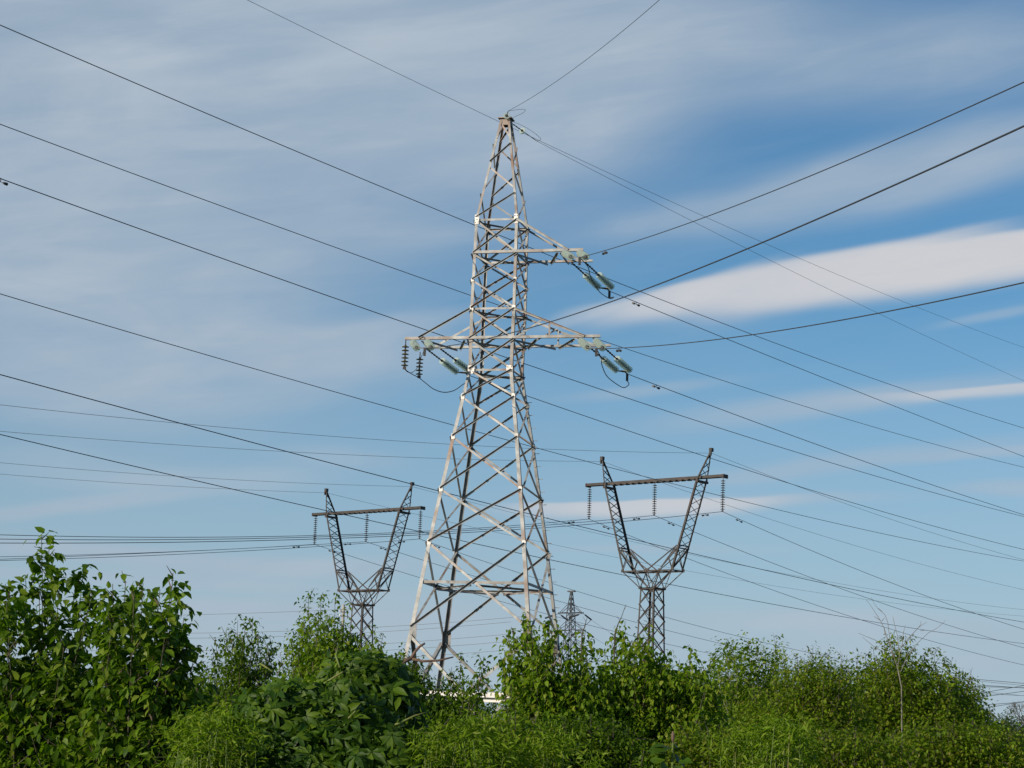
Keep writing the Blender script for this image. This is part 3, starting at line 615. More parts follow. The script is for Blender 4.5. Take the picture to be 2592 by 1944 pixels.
# ------------------------------------------------------------------ funnel pylons
PHI = rad(-40); VN = Vector((math.sin(-PHI), math.cos(-PHI), 0)); VXd = Vector((math.cos(PHI), math.sin(PHI), 0))
def funnel_pylon(Y, ax, ps, label, texts, k=1.0, mastbot=None):
    """ax: picture x of the mast axis at the waist; ps: picture rows of peak, beam, waist, mast top, string end"""
    P = at(ax[2], ps[2], Y); X0 = P.x
    zs = [at(ax[i], ps[i], Y).z for i in range(4)]
    zp, zb, zw, zm = zs
    t = empty('funnel_pylon', (X0, Y, 0), label, 'pylon', 'brown funnel shaped pylons', rotz=PHI)
    mat = M_RUST; hp, hb, hw, ha, hm, dp = 4.37, 5.5, 1.98, 3.77, .55, .60
    nx = Vector((1, 0, 0)); ny = Vector((0, 1, 0)); nz = Vector((0, 0, 1))
    # mast: square, four faces of crossed braces
    C4 = [Vector((a * hm, b * hm, zm)) for a, b in SG]; spread = .75
    B4 = [Vector((a * (hm + spread * .5), b * (hm + spread * .5), 0)) for a, b in SG]
    for i, (a, b) in enumerate(SG): bar('mast_leg', B4[i], C4[i], (-a, 0, 0), (0, -b, 0), .11, mat, t, .014)
    npan = 13
    for i in range(4):
        j = (i + 1) % 4; n = FN[i]
        for q in range(npan):
            t0 = 1 - q / npan; t1 = 1 - (q + 1) / npan
            for A_, B_ in (((i, t0), (j, t1)), ((j, t0), (i, t1))):
                p = B4[A_[0]].lerp(C4[A_[0]], A_[1]); r = B4[B_[0]].lerp(C4[B_[0]], B_[1])
                off = n * (.012 if A_[0] == i else -.025); dd = (r - p).cross(n)
                bar('brace', p + off, r + off, dd, n if A_[0] == i else -n, .055, mat, t, .01)
    for i in range(4):
        j = (i + 1) % 4; bar('horizontal_strut', C4[i] + FN[i] * .03, C4[j] + FN[i] * .03, -nz, FN[i], .11, mat, t, .012)
        m = MB(); m.box(C4[i], (.09, .09, .08)); m.obj('joint_plate', mat, t)
    # waist frame
    for b in (-1, 1):
        y = b * dp
        bar('waist_beam', (-hw, y, zw), (hw, y, zw), -nz, (0, -b, 0), .09, mat, t, .014)
        for a in (-1, 1):
            bar('waist_brace', (a * hw, y, zw), (a * hm, b * hm, zm), -nz, (0, b, 0), .065, mat, t, .012)
            bar('waist_brace', (a * 1.0, y, zw), (a * hm, b * hm, zm), (a, 0, 0), (0, b, 0), .05, mat, t, .01)
            bar('waist_brace', (0, y, zw), (a * hm, b * hm, zm), -nz, (0, b, 0), .05, mat, t, .01)
            bar('waist_brace', (a * 1.0, y, zw), (-a * hm * .2, b * hm, zm), -nz, (0, -b, 0), .055, mat, t, .01)
            m = MB(); m.box((a * hw, y, zw), (.09, .03, .10)); m.obj('joint_plate', mat, t)
            m = MB(); m.box((a * 1.0, y, zw), (.10, .03, .08)); m.obj('joint_plate', mat, t)
        m = MB(); m.box((0, y, zw), (.15, .03, .11)); m.obj('joint_plate', mat, t)
    for a in (-1, 1):
        bar('waist_strut', (a * hw, -dp, zw), (a * hw, dp, zw), -nz, (-a, 0, 0), .09, mat, t, .012)
        bar('waist_strut', (a * 1.0, -dp, zw), (a * 1.0, dp, zw), -nz, (-a, 0, 0), .07, mat, t, .012)
    bar('waist_strut', (-hm, -dp, zw), (hm, dp, zw), -nz, (1, -1, 0), .06, mat, t, .012)
    # two leaning arms
    for a in (-1, 1):
        def ap(f_, b, s=0): return Vector((a * (hw + (ha - hw) * f_) - a * s, b * (dp + (.55 - dp) * f_), zw + (zb - zw) * f_))
        for b in (-1, 1):
            bar('arm_chord', ap(0, b), ap(1, b), (0, -b, 0), (-a, 0, 0), .125, mat, t, .02)
            bar('arm_chord', ap(0.02, b, .95), ap(.24, b, .25), (0, -b, 0), (-a, 0, 0), .05, mat, t, .014)
            bar('arm_chord', ap(.0, b, hw), ap(.26, b, .16), (0, -b, 0), (-a, 0, 0), .06, mat, t, .014)
            bar('arm_brace', ap(0.0, b, .0), ap(.12, b, .50), (0, -b, 0), (-a, 0, 0), .06, mat, t, .012)
            bar('arm_brace', ap(.24, b, .0), ap(.02, b, .95), (0, -b, 0), (-a, 0, 0), .06, mat, t, .012)
            bar('arm_brace', ap(.12, b, .50), ap(.24, b, .1), (0, -b, 0), (-a, 0, 0), .06, mat, t, .012)
        npn = 8; f0 = .24
        for q in range(npn):
            g0 = f0 + (1 - f0) * q / npn * .98; g1 = f0 + (1 - f0) * (q + 1) / npn * .98
            for b in (-1, 1): bar('arm_brace', ap(g0, b, .03 * (1 + b)), ap(g1, -b, .03 * (1 + b)), (a, 0, 0), (ap(g1, -b) - ap(g0, b)).cross(nx), .042, mat, t, .01)
        for b in (-1, 1): bar('arm_brace', ap(0, b, .03 * (1 + b)), ap(.24, -b, .03 * (1 + b)), (a, 0, 0), (0, b, 0), .06, mat, t, .01)
        for g0 in (.24, .27): bar('arm_strut', ap(g0, -1, .02), ap(g0, 1, .02), -nz, (-a, 0, 0), .08, mat, t, .012)
        m = MB(); m.box(ap(.985, 1) * .5 + ap(.985, -1) * .5 - Vector((a * .05, 0, .14)), (.10, .60, .07)); m.obj('cross_beam_seat', mat, t)
        # peak
        top = Vector((a * hp, 0, zp)); zt = zb + .05
        for b in (-1, 1):
            f_ = Vector((a * (ha + .02), b * .52, zt)); bar('peak_chord', f_, top + Vector((0, b * .04, -.1)), (0, -b, 0), (-a, 0, 0), .085, mat, t, .014)
        for q in range(3):
            g0 = q / 3 * .82; g1 = (q + 1) / 3 * .82
            for b in (-1, 1):
                p = Vector((a * (ha + .02), b * .52, zt)).lerp(top, g0); r = Vector((a * (ha + .02), -b * .52, zt)).lerp(top, g1)
                bar('peak_brace', p, r, (a, 0, 0), (0, 0, 1), .045, mat, t, .01)
        m = MB(); m.box(top, (.10, .12, .12)); m.box(top + Vector((a * .03, -.1, -.25)), (.05, .05, .12)); m.obj('peak_cap', mat, t)
    # beam: a boxed truss whose battens stand a little proud
    m = MB()
    m.box((0, 0, zb + .06), (hb, .22, .085)); m.box((-hb + .02, 0, zb + .03), (.05, .26, .12)); m.box((hb - .02, 0, zb + .03), (.05, .26, .12))
    m.obj('cross_beam', mat, t)
    nb = 14
    for q in range(nb):
        x0 = -ha + .3 + (2 * ha - .6) * q / nb; x1 = x0 + (2 * ha - .6) / nb * .62
        m = MB(); m.box(((x0 + x1) / 2, 0, zb - .025 + .0), ((x1 - x0) / 2, .235, .055)); m.obj('beam_batten', mat, t)
    ends = []
    for q, xx in enumerate((-5.33, 0, 5.33)):
        Pw = Vector((X0, Y, 0)) + VXd * xx + nz * (zb - .06)
        e_ = Pw.z - at(*texts[q][1], Pw.y).z
        pitch = .150; hook = max(.12, e_ - 13 * pitch - .08)
        ends.append(hang_string(Pw, 13, hook, texts[q][0], 'brown disc strings hanging from the funnel pylons', ME_DISCB, pitch))
    pk = [Vector((X0, Y, zp - .2)) + VXd * (a * hp) for a in (-1, 1)]
    return ends, pk
eR, pR = funnel_pylon(140, (1664, 1659, 1652, 1649.6), (1150, 1219, 1445, 1489), 'brown funnel shaped pylon right of the large pylon, the taller of the two',
    [('left hanging disc string of the right funnel pylon, against the bright cloud streak', (1491.2, 1307.3)), ('middle disc string of the right funnel pylon, hanging from its beam centre', (1657.5, 1299.2)), ('right end disc string of the right funnel pylon, outside its leaning arm', (1828.9, 1292.4))])
eL, pL = funnel_pylon(160, (936, 933, 920, 915), (1233, 1296, 1494, 1530), 'brown funnel shaped pylon left of the large pylon, lower and farther of the two',
    [('left hanging disc string of the left funnel pylon, at the beam end', (797, 1369.7)), ('middle disc string of the left funnel pylon, hanging from its beam centre', (929, 1365.7)), ('right end disc string of the left funnel pylon, close to the large pylon leg', (1060.8, 1361.4))])
gV = 'conductors of the funnel pylons'
VW = [(eR[0], 'left', 'right funnel', [(1300, 1327.6), (1200, 1337.6), (600, 1360.8), (0, 1353)]), (eR[1], 'middle', 'right funnel', [(1300, 1334), (1200, 1341.9), (600, 1365), (0, 1364)]), (eR[2], 'right', 'right funnel', [(1300, 1340.4), (1200, 1347.5), (600, 1369.4), (0, 1374.7)]),
      (eL[0], 'left', 'left funnel', [(780, 1373), (600, 1388.3), (300, 1403), (0, 1408.8)]), (eL[1], 'middle', 'left funnel', [(800, 1375), (600, 1389), (300, 1406), (0, 1414.4)]), (eL[2], 'right', 'left funnel', [(1044, 1364), (800, 1383), (600, 1396.2), (0, 1418.8)])]
wv = []
for K, w_, tw_, pk in VW:
    wv.append((K, -1, wire('power_line', 'conductor running level to the left edge from the %s string of the %s pylon' % (w_, tw_), gV, K, -VN, pk, .016, (0, 30), anchor=K)))
VW2 = [(eR[0], 'left', 'right funnel', [(1584.8, 1348), (1709.5, 1397.3), (1837, 1450), (2147, 1561.7), (2592, 1682.8)]), (eR[1], 'middle', 'right funnel', [(1766.5, 1347), (1900, 1402.8), (2082, 1474), (2516, 1619.5), (2592, 1638.7)]), (eR[2], 'right', 'right funnel', [(1854, 1306), (2089, 1408), (2349.7, 1511), (2469, 1552.6), (2592, 1593)]),
       (eL[0], 'left', 'left funnel', [(871.8, 1397), (1034, 1447), (1173, 1497), (1350, 1546), (1542, 1597), (1681.8, 1629), (1962, 1686)]), (eL[1], 'middle', 'left funnel', [(1080.7, 1417), (1173, 1450), (1355, 1505.7), (1611, 1576), (1981, 1664)]), (eL[2], 'right', 'left funnel', [(1161, 1399), (1320, 1450.4), (1408, 1480.4), (1613, 1542.4), (1889, 1616.3), (2046, 1651)])]
for K, w_, tw_, pk in VW2:
    wv.append((K, 1, wire('power_line', 'conductor falling away to the right from the %s string of the %s pylon' % (w_, tw_), gV, K, VN, pk, .016, (0, 60), anchor=K)))
for K, sgn, fn in wv:
    side = 'left' if sgn < 0 else 'right'
    which = [n for n, q in (('left string of the right funnel', eR[0]), ('middle string of the right funnel', eR[1]), ('right string of the right funnel', eR[2]), ('left string of the left funnel', eL[0]), ('middle string of the left funnel', eL[1]), ('right string of the left funnel', eL[2])) if q is K][0]
    damper(fn, 1.9, 'small damper just %s of the %s pylon' % (side, which), 'small dampers beside the funnel pylon strings', 1.25)
gVs = 'thin shield wires of the funnel pylons'
wire('shield_wire', 'thin wire arriving from the left at the right peak of the right funnel pylon', gVs, pR[1], -VN, [(0, 1025), (600, 1084), (1137, 1124.8), (1450, 1139.4)], .010, (0, 30), anchor=pR[1], mat=M_WIREY)
wire('shield_wire', 'thin wire arriving from the left at the left peak of the right funnel pylon', gVs, pR[0], -VN, [(0, 1091.6), (600, 1136), (1200, 1163.5), (1321, 1165)], .010, (0, 30), anchor=pR[0], mat=M_WIREY)
wire('shield_wire', 'thin wire arriving from the left at the right peak of the left funnel pylon', gVs, pL[1], -VN, [(0, 1171.2), (600, 1214.5), (1031, 1235.5)], .010, (0, 30), anchor=pL[1], mat=M_WIREY)
wire('shield_wire', 'thin wire arriving from the left at the left peak of the left funnel pylon', gVs, pL[0], -VN, [(0, 1200), (563, 1237), (822, 1248)], .010, (0, 30), anchor=pL[0], mat=M_WIREY)
wire('shield_wire', 'thin wire falling to the right from the right peak of the right funnel pylon', gVs, pR[1], VN, [(1900, 1185.8), (2000, 1222.7), (2198, 1295.8), (2592, 1417)], .010, (0, 60), anchor=pR[1])
wire('shield_wire', 'thin wire falling to the right from the left peak of the right funnel pylon', gVs, pR[0], VN, [(1612, 1198), (1750, 1248), (1900, 1299.7), (2071, 1352), (2592, 1493)], .010, (0, 60), anchor=pR[0])
wire('shield_wire', 'thin wire falling to the right from the right peak of the left funnel pylon', gVs, pL[1], VN, [(1110, 1253), (1327, 1306.5), (1550, 1360.7), (1800, 1413), (2071, 1467.6), (2592, 1543.6)], .010, (0, 60), anchor=pL[1])
wire('shield_wire', 'thin wire falling to the right from the left peak of the left funnel pylon', gVs, pL[0], VN, [(974, 1285), (1125, 1319), (1403, 1379.7), (1661, 1432.3), (1900, 1472.8), (2190, 1514.6), (2592, 1560.6)], .010, (0, 60), anchor=pL[0])

# ------------------------------------------------------------------ small far pylon, far lines, pole
FY = 400.0
def far_pylon():
    P = at(1440, 1700, FY); t = empty('far_pylon', (P.x, FY, 0), 'small dark far pylon with three pairs of arms, right of the large pylon base', 'pylon', rotz=rad(-38))
    zz3 = {k: at(1442, v, FY).z for k, v in dict(top=1498, sp=1542, a1=1551, a2=1595, a3=1641).items()}
    wd = lambda z: np.interp(z, [0, zz3['a3'], zz3['sp'], zz3['top']], [3.9, 1.75, .95, .25])
    for a, b in SG:
        m = MB(); lv = [0, zz3['a3'], zz3['sp'], zz3['top']]
        m.tube([(a * wd(z) / 2, b * wd(z) / 2, z) for z in lv], .10, 4); m.obj('leg', M_DARK, t)
    zs = [zz3['top']]
    while zs[-1] > 1.5: zs.append(zs[-1] - max(.9, wd(zs[-1]) * 1.05))
    zs[-1] = .3; m = MB()
    for z0, z1 in zip(zs, zs[1:]):
        for i in range(4):
            a, b = SG[i], SG[(i + 1) % 4]
            for p, q in ((a, b), (b, a)): m.tube([(p[0] * wd(z0) / 2, p[1] * wd(z0) / 2, z0), (q[0] * wd(z1) / 2, q[1] * wd(z1) / 2, z1)], .055, 3, False)
    tag(m.obj('bracing', M_DARK, t), kind='stuff')
    tips = []
    for lv, ln in (('a1', 2.2), ('a2', 2.6), ('a3', 2.6)):
        for a in (-1, 1):
            z = zz3[lv]; w = wd(z) / 2; m = MB()
            for b in (-1, 1):
                m.tube([(a * w, b * w, z), (a * (w + ln), b * .25, z)], .09, 4); m.tube([(a * w * .9, b * w, z + 1.5), (a * (w + ln * .8), b * .25, z + .1)], .06, 4)
            m.obj('cross_arm', M_DARK, t)
            tip = t.matrix_basis @ Vector((0, 0, 0)); r_ = Matrix.Rotation(rad(-38), 3, 'Z') @ Vector((a * (w + ln), 0, z - .1)); tips.append((lv, a, Vector((P.x, FY, 0)) + r_))
    m = MB(); m.box((0, 0, zz3['top'] + .1), (.8, .25, .12)); m.obj('peak_cap', M_DARK, t)
    return tips, zz3['top']
tips, ftop = far_pylon()
fd = Vector((.64, .77, 0))
nm = {'a1': 'top', 'a2': 'middle', 'a3': 'bottom'}
far_ends = {}
for lv, a, P in tips:
    for sg in (1, -1):
        D = fd * sg if sg > 0 else Vector((-.93, -.20, 0)).normalized()
        E = P + D * 2.6 + Vector((0, 0, -1.0))
        t = empty('insulator_string', P, 'tiny dark strain string on the %s %s arm of the far pylon, %s' % (nm[lv], 'right' if a > 0 else 'left', 'leading away right' if sg > 0 else 'leading left'), 'insulator string', 'tiny strain strings on the far pylon')
        m = MB(); m.tube([(0, 0, 0), (E - P) * .3], .05, 5); m.tube([(E - P) * .3, E - P], .16, 6); m.obj('disc_stack', M_FIT, t); far_ends[(lv, a, sg)] = E
    m = MB(); pts = [far_ends[(lv, a, 1)], P + Vector((0, 0, -2.3)), far_ends[(lv, a, -1)]]
    if a > 0: cable('jumper_cable', 'tiny cable loop under the %s right arm of the far pylon' % nm[lv], pts, .05, group='tiny jumper loops on the far pylon')
for lv, py in (('a1', 1692), ('a2', 1716), ('a3', 1738)):
    A_ = far_ends[(lv, 1, 1)]; Q_ = at(1730, py, FY - 10); m = MB()
    m.tube([(Q_ - A_) * (i / 20) - Vector((0, 0, 1.6 * 4 * (i / 20) * (1 - i / 20) * .5)) for i in range(21)], .022, 5); o = m.obj('power_line', M_WIRE); o.location = A_
    tag(o, 'faint far conductor falling right from the %s right arm of the far pylon' % nm[lv], 'overhead wire', 'faint conductors of the far pylon')
FL = [([(0, 1596), (489, 1603), (744, 1597.4), (946, 1587), (1326, 1560.4)], 'first'), ([(0, 1608), (466, 1614), (726, 1612.3), (946, 1599.5), (1293, 1574)], 'second'),
      ([(0, 1642), (489, 1646.5), (729, 1642), (964, 1629.6), (1290, 1604.7)], 'third'), ([(0, 1656), (496, 1660), (732, 1659), (1143, 1635.8), (1296, 1622)], 'fourth'), ([(400, 1690), (900, 1672), (1176, 1652.4), (1302, 1645)], 'fifth'), ([(400, 1548 + 10), (744, 1548), (946, 1539)], 'highest')]
for pk, w_ in FL:
    wire('power_line', '%s faint wire low over the left shrubs, running in to the large pylon base' % w_, 'faint distant wires behind the left shrubs', (0, 330, 0), (1, .12), pk, .022, (40, 0), mat=M_WIREY)
FR2 = [([(2465, 1719), (2592, 1729.8)], 'uppermost'), ([(2469, 1733.5), (2592, 1741.4)], 'second'), ([(2465, 1737.8), (2592, 1740.7)], 'third'), ([(2483.5, 1754.4), (2592, 1735.3)], 'rising'), ([(2487, 1764), (2592, 1749.7)], 'lower rising'), ([(2498, 1784), (2592, 1776.9)], 'next to lowest'), ([(2501.6, 1791), (2574, 1778.7), (2592, 1776)], 'lowest')]
for pk, w_ in FR2:
    wire('power_line', '%s faint wire low at the right picture edge above the far trees' % w_, 'faint distant wires at the right edge', (0, 260, 0), (1, .1), pk, .030, (12, 30), deg=1)
# slim pole
P = at(870, 1530, 90); pole = empty('utility_pole', (P.x, 90, 0), 'slim grey pole with a small bracket, standing in front of the left funnel pylon mast', 'pole')
m = MB(); m.tube([(0, 0, 0), (0, 0, P.z)], [.085, .06], 9); m.obj('pole_shaft', M_CONC, pole)
m = MB(); zc = at(870, 1557, 90).z - 0; m.tube([(-.10, -.05, zc + .12), (.18, -.05, zc + .12)], .014, 5); m.tube([(-.10, -.05, zc - .05), (.18, -.05, zc - .05)], .014, 5); m.tube([(.18, -.05, zc - .14), (.18, -.05, zc + .2)], .02, 5); m.obj('bracket', M_FIT, pole)
for zq in (.12, -.05):
    m = MB(); m.lathe([(0, .01), (.02, .04), (.06, .045), (.09, .02)], 8); o = m.obj('pin_insulator', M_PLATE, pole); o.location = (-.12, -.05, zc + zq); o.rotation_euler = (0, -math.pi / 2, 0)

# ------------------------------------------------------------------ small brick building behind the shrubs
BX = at(1236, 1818, 62); bw, bd, bh = 3.4, 3.0, BX.z - .55
house = empty('brick_shed', (BX.x + .5, 62, 0), 'small red brick shed with a grey roof, glimpsed through the shrubs below the large pylon', 'shed')
M_BRICK = metal_mat('red_brick', (.25, .08, .05), (.33, .12, .08), (.2, .1, .08), .1, .9, 0, 6); M_ROOF = metal_mat('grey_sheet_roof', (.25, .26, .28), (.36, .37, .39), (.2, .12, .08), .15, .6, .2, 2)
nrow = int(bh / .22)
m = MB(); m.box((0, 0, bh / 2), (bw / 2 - .03, bd / 2 - .03, bh / 2)); m.obj('wall', M_CONC, house)
br = MB()
for r_ in range(nrow):
    for q in range(int(bw / .42)):
        br.box((-bw / 2 + .21 + q * .42 + (.1 if r_ % 2 else 0) - .05, -bd / 2 - .0, .11 + r_ * .22), (.2, .035, .1))
tag(br.obj('brickwork', M_BRICK, house), kind='stuff')
m = MB(); rz = bh + .55
m.add([(-bw / 2 - .2, -bd / 2 - .25, bh), (bw / 2 + .2, -bd / 2 - .25, bh), (bw / 2 + .2, 0, rz), (-bw / 2 - .2, 0, rz), (-bw / 2 - .2, bd / 2 + .25, bh), (bw / 2 + .2, bd / 2 + .25, bh)], [(0, 1, 2, 3), (3, 2, 5, 4), (0, 3, 4), (1, 5, 2), (0, 4, 5, 1)]); m.obj('roof', M_ROOF, house)
m = MB(); m.box((.6, -bd / 2 - .06, 1.0), (.4, .03, 1.0)); dr = m.obj('door', M_RUST, house); m = MB(); m.box((.3, -bd / 2 - .11, 1.0), (.03, .02, .06)); m.obj('handle', M_FIT, dr)
m = MB(); m.box((-.8, -bd / 2 - .06, 1.4), (.4, .03, .35)); wn = m.obj('window', M_PLATE, house); m = MB(); m.box((-.8, -bd / 2 - .095, 1.4), (.34, .006, .29)); m.obj('pane', M_GLASSD, wn)

# ------------------------------------------------------------------ vegetation
def unit(a): return a / np.maximum(np.linalg.norm(a, axis=-1, keepdims=True), 1e-9)
# templates: x across, y along the leaf, z normal
T_NEAR = (np.array([(0, 0, 0), (0, .34, -.03), (0, .70, -.09), (0, 1, -.22), (-.30, .26, .05), (.30, .26, .05), (-.24, .62, -.01), (.24, .62, -.01)]),
          np.array([(0, 5, 1), (0, 1, 4), (1, 5, 7), (1, 7, 2), (4, 1, 2), (4, 2, 6), (2, 7, 3), (6, 2, 3)]))
T_MID = (np.array([(0, 0, 0), (-.27, .42, .05), (.27, .42, .05), (0, 1, -.12), (0, .45, -.02)]), np.array([(0, 2, 4), (0, 4, 1), (4, 2, 3), (4, 3, 1)]))
T_FAR = (np.array([(0, 0, 0), (-.30, .45, .04), (.30, .45, .04), (0, 1, -.08)]), np.array([(0, 2, 3), (0, 3, 1)]))
T_NARROW = (np.array([(0, 0, 0), (-.13, .4, .02), (.13, .4, .02), (0, 1, -.25)]), np.array([(0, 2, 3), (0, 3, 1)]))
def palm():
    V = []; T = []
    for a, l in ((-105, .62), (-52, .88), (0, 1.0), (52, .88), (105, .62)):
        b = rad(a); n = len(V)
        for x, y, z in ((0, .04, 0), (0, .45, -.03), (0, 1, -.28), (-.17, .38, .03), (.17, .38, .03), (-.16, .68, -.06), (.16, .68, -.06)):
            x *= l; y *= l; z *= l; V.append((x * math.cos(b) + y * math.sin(b), -x * math.sin(b) + y * math.cos(b), z))
        T += [(n, n + 4, n + 1), (n, n + 1, n + 3), (n + 1, n + 4, n + 6), (n + 1, n + 6, n + 2), (n + 3, n + 1, n + 5), (n + 1, n + 2, n + 5)]
    return np.array(V), np.array(T)
T_PALM = palm()
class Leaves:
    def __init__(s): s.p = []; s.d = []; s.n = []; s.s = []
    def add(s, p, d, n, sz): s.p.append(p); s.d.append(d); s.n.append(n); s.s.append(sz)
    def arrays(s):
        p = np.concatenate(s.p); d = unit(np.concatenate(s.d)); n = np.concatenate(s.n); z = np.concatenate(s.s)
        n = unit(n - d * (n * d).sum(1, keepdims=True)); return p, d, n, z
def leaf_mesh(name, arr, tmpl, mat, parent, base):
    p, d, n, z = arr; V, T = tmpl; x = np.cross(d, n)
    W_ = (p - np.array(base))[:, None, :] + z[:, None, None] * (V[None, :, 0:1] * x[:, None, :] + V[None, :, 1:2] * d[:, None, :] + V[None, :, 2:3] * n[:, None, :])
    TT = (T[None] + (np.arange(len(p)) * len(V))[:, None, None]).reshape(-1, 3)
    o = tri_obj(name, W_.reshape(-1, 3), TT, mat, parent); o['kind'] = 'stuff'; return o
def shoots(L_, P, D, Ln, sp, ll, droop, rng, spread=.8, curl=.5, jit=.25):
    """leaves along many shoots at once: P, D (n,3), Ln (n)"""
    P = np.asarray(P, float); D = unit(np.asarray(D, float)); Ln = np.asarray(Ln, float)
    k = np.maximum(2, (Ln / sp).astype(int)); idx = np.repeat(np.arange(len(P)), k)
    j = np.concatenate([np.arange(q) for q in k]); t = (j + rng.random(len(j)) * .8) / k[idx]
    up = np.array([0, 0, 1.0]); dd = D[idx]; LL = Ln[idx][:, None]; tt = t[:, None]
    pos = P[idx] + dd * LL * tt + up * LL * tt * tt * .18 * curl
    tan = unit(dd + up * tt * .36 * curl)
    a = unit(np.cross(tan, up) + 1e-6); b = np.cross(a, tan)
    ang = j * 2.4 + idx * 1.7 + rng.random(len(j)) * .9
    lat = a * np.cos(ang)[:, None] + b * np.sin(ang)[:, None]
    dr = droop * (.5 + rng.random(len(j)))[:, None]
    ld = unit(lat * spread + tan * .45 - up * dr + rng.normal(0, jit, (len(j), 3)))
    nn = up + lat * .7 + rng.normal(0, .35, (len(j), 3))
    sz = ll * (.65 + .6 * rng.random(len(j))) * (1.08 - .35 * t)
    L_.add(pos + lat * ll * .18, ld, nn, sz)
def B_(px, py, Y): return np.array(at(px, py, Y))
SHR_ALL = []
def shrub(name, label, cat, Y, basepx, tips, fills, mat, tmpl, ll, sp, seed, slen=.9, group=None, droop=.6, stem_r=.03, bark=None, n_leaf_parts=0, dens=1.0, depth=.55, t0=.35, airy=False, curl=.5, extra=None, nsub=2):
    """tips: picture points that leading shoots reach; fills: (cx, cy, rx, ry) picture ellipses filled with leafy twigs"""
    rng = np.random.default_rng(seed); px2m = Y / FPX
    sub = []
    for (x_, y_) in tips:
        for _ in range(nsub): sub.append((x_ + rng.normal(0, 26) + math.copysign(10, rng.random() - .5), y_ + 22 + 75 * rng.random()))
    tips = list(tips) + sub
    base = B_(basepx, 1900, Y); base[2] = gz(base[0], base[1]); bv = Vector(base)
    t = empty(name, bv, label, cat, group); Lv = Leaves(); stems = MB(); up = np.array([0, 0, 1.0])
    thin = MB()
    for q, tp in enumerate(tips):
        yy = Y + (rng.random() - .5) * 2 * depth; T = B_(tp[0], tp[1], yy)
        b0 = base + np.array([rng.normal(0, .12), rng.normal(0, .12), 0]); n = 10; pts = []
        hgt = T[2] - b0[2]
        for i in range(n + 1):
            f_ = i / n; h_ = f_ ** .85
            p = b0 + (T - b0) * np.array([h_, h_, f_]) + np.array([math.sin(f_ * 7 + q), math.cos(f_ * 6 + q), 0]) * .035 * hgt * .3 * (1 - f_)
            pts.append(p)
        stems.tube([Vector(p) - bv for p in pts], [stem_r * .45 * (1 - i / n) ** 1.3 + .0025 for i in range(n + 1)], 6)
        m_ = int(dens * hgt * (1 - t0) / .075); ts = t0 + (1 - t0) * (np.arange(m_) + rng.random(m_)) / m_
        pp = np.array([np.interp(ts, np.linspace(0, 1, n + 1), np.array(pts)[:, c]) for c in range(3)]).T
        az = np.arange(m_) * 2.4 + rng.random(m_) * 1.0; el = rad(30) + rng.random(m_) * rad(35)
        dirs = np.stack([np.cos(az) * np.cos(el), np.sin(az) * np.cos(el), np.sin(el)], 1)
        env = (1 - ts); ln = slen * (.20 + .80 * np.minimum(1, env * hgt / 1.4) ** .8) * (.6 + .6 * rng.random(m_))
        shoots(Lv, pp, dirs, ln, sp, ll, droop, rng, curl=curl)
        for i in range(m_):
            if i % 2 == 0:
                a0 = Vector(pp[i]) - bv; dv = Vector(dirs[i]); thin.tube([a0, a0 + dv * ln[i] * .55 + Vector((0, 0, .03 * ln[i])), a0 + dv * ln[i] + Vector((0, 0, .09 * ln[i]))], [.006, .004, .002], 3, False)
        # twigs on the side shoots
        if not airy:
            rep = rng.integers(0, m_, m_ * 2); f_ = .3 + .6 * rng.random(len(rep)); p2 = pp[rep] + dirs[rep] * (ln[rep] * f_)[:, None]
            d2 = unit(dirs[rep] + rng.normal(0, .6, (len(rep), 3)) + up * .2); shoots(Lv, p2, d2, ln[rep] * .45, sp, ll, droop, rng, curl=curl)
        # the leading tip
        nt_ = 3; tp_ = np.array([pts[-2]] * nt_); shoots(Lv, tp_, unit(np.array([T - pts[-2]] * nt_) + rng.normal(0, .08, (nt_, 3))), np.full(nt_, np.linalg.norm(T - pts[-2]) * 1.05), sp, ll, droop, rng, curl=0)
    for (cx, cy, rx, ry, *dd_) in fills:
        den = dd_[0] if dd_ else 1.0
        dep = dd_[1] if len(dd_) > 1 else depth
        c = B_(cx, cy, Y); RX, RZ = rx * px2m, ry * px2m; RYd = max(RX * .55, dep)
        nS = int(den * 8.0 * 3.14 * RX * RZ / (.33 * ll * ll) / max(2, slen * .55 / sp))
        u = rng.normal(0, 1, (nS, 3)); u = unit(u) * (rng.random((nS, 1)) ** .4)
        p = c + u * np.array([RX, RYd, RZ]); d = unit(u + up * .7 + rng.normal(0, .5, (nS, 3)))
        ln = slen * (.3 + .5 * rng.random(nS)); p = p - d * ln[:, None] * .5
        shoots(Lv, p, d, ln, sp, ll, droop, rng, curl=curl)
        for i in range(0, nS, 12):
            a0 = Vector(p[i]) - bv; thin.tube([a0, a0 + Vector(d[i]) * ln[i]], [.005, .002], 3, False)
    if extra: extra(t, stems, Lv, bv, rng)
    stems.obj('trunk', bark or M_BARK, t, smooth=True)
    tag(thin.obj('twigs', bark or M_BARK, t), kind='stuff')
    p, d, n, z = Lv.arrays()
    keep = p[:, 2] > .12; p, d, n, z = p[keep], d[keep], n[keep], z[keep]
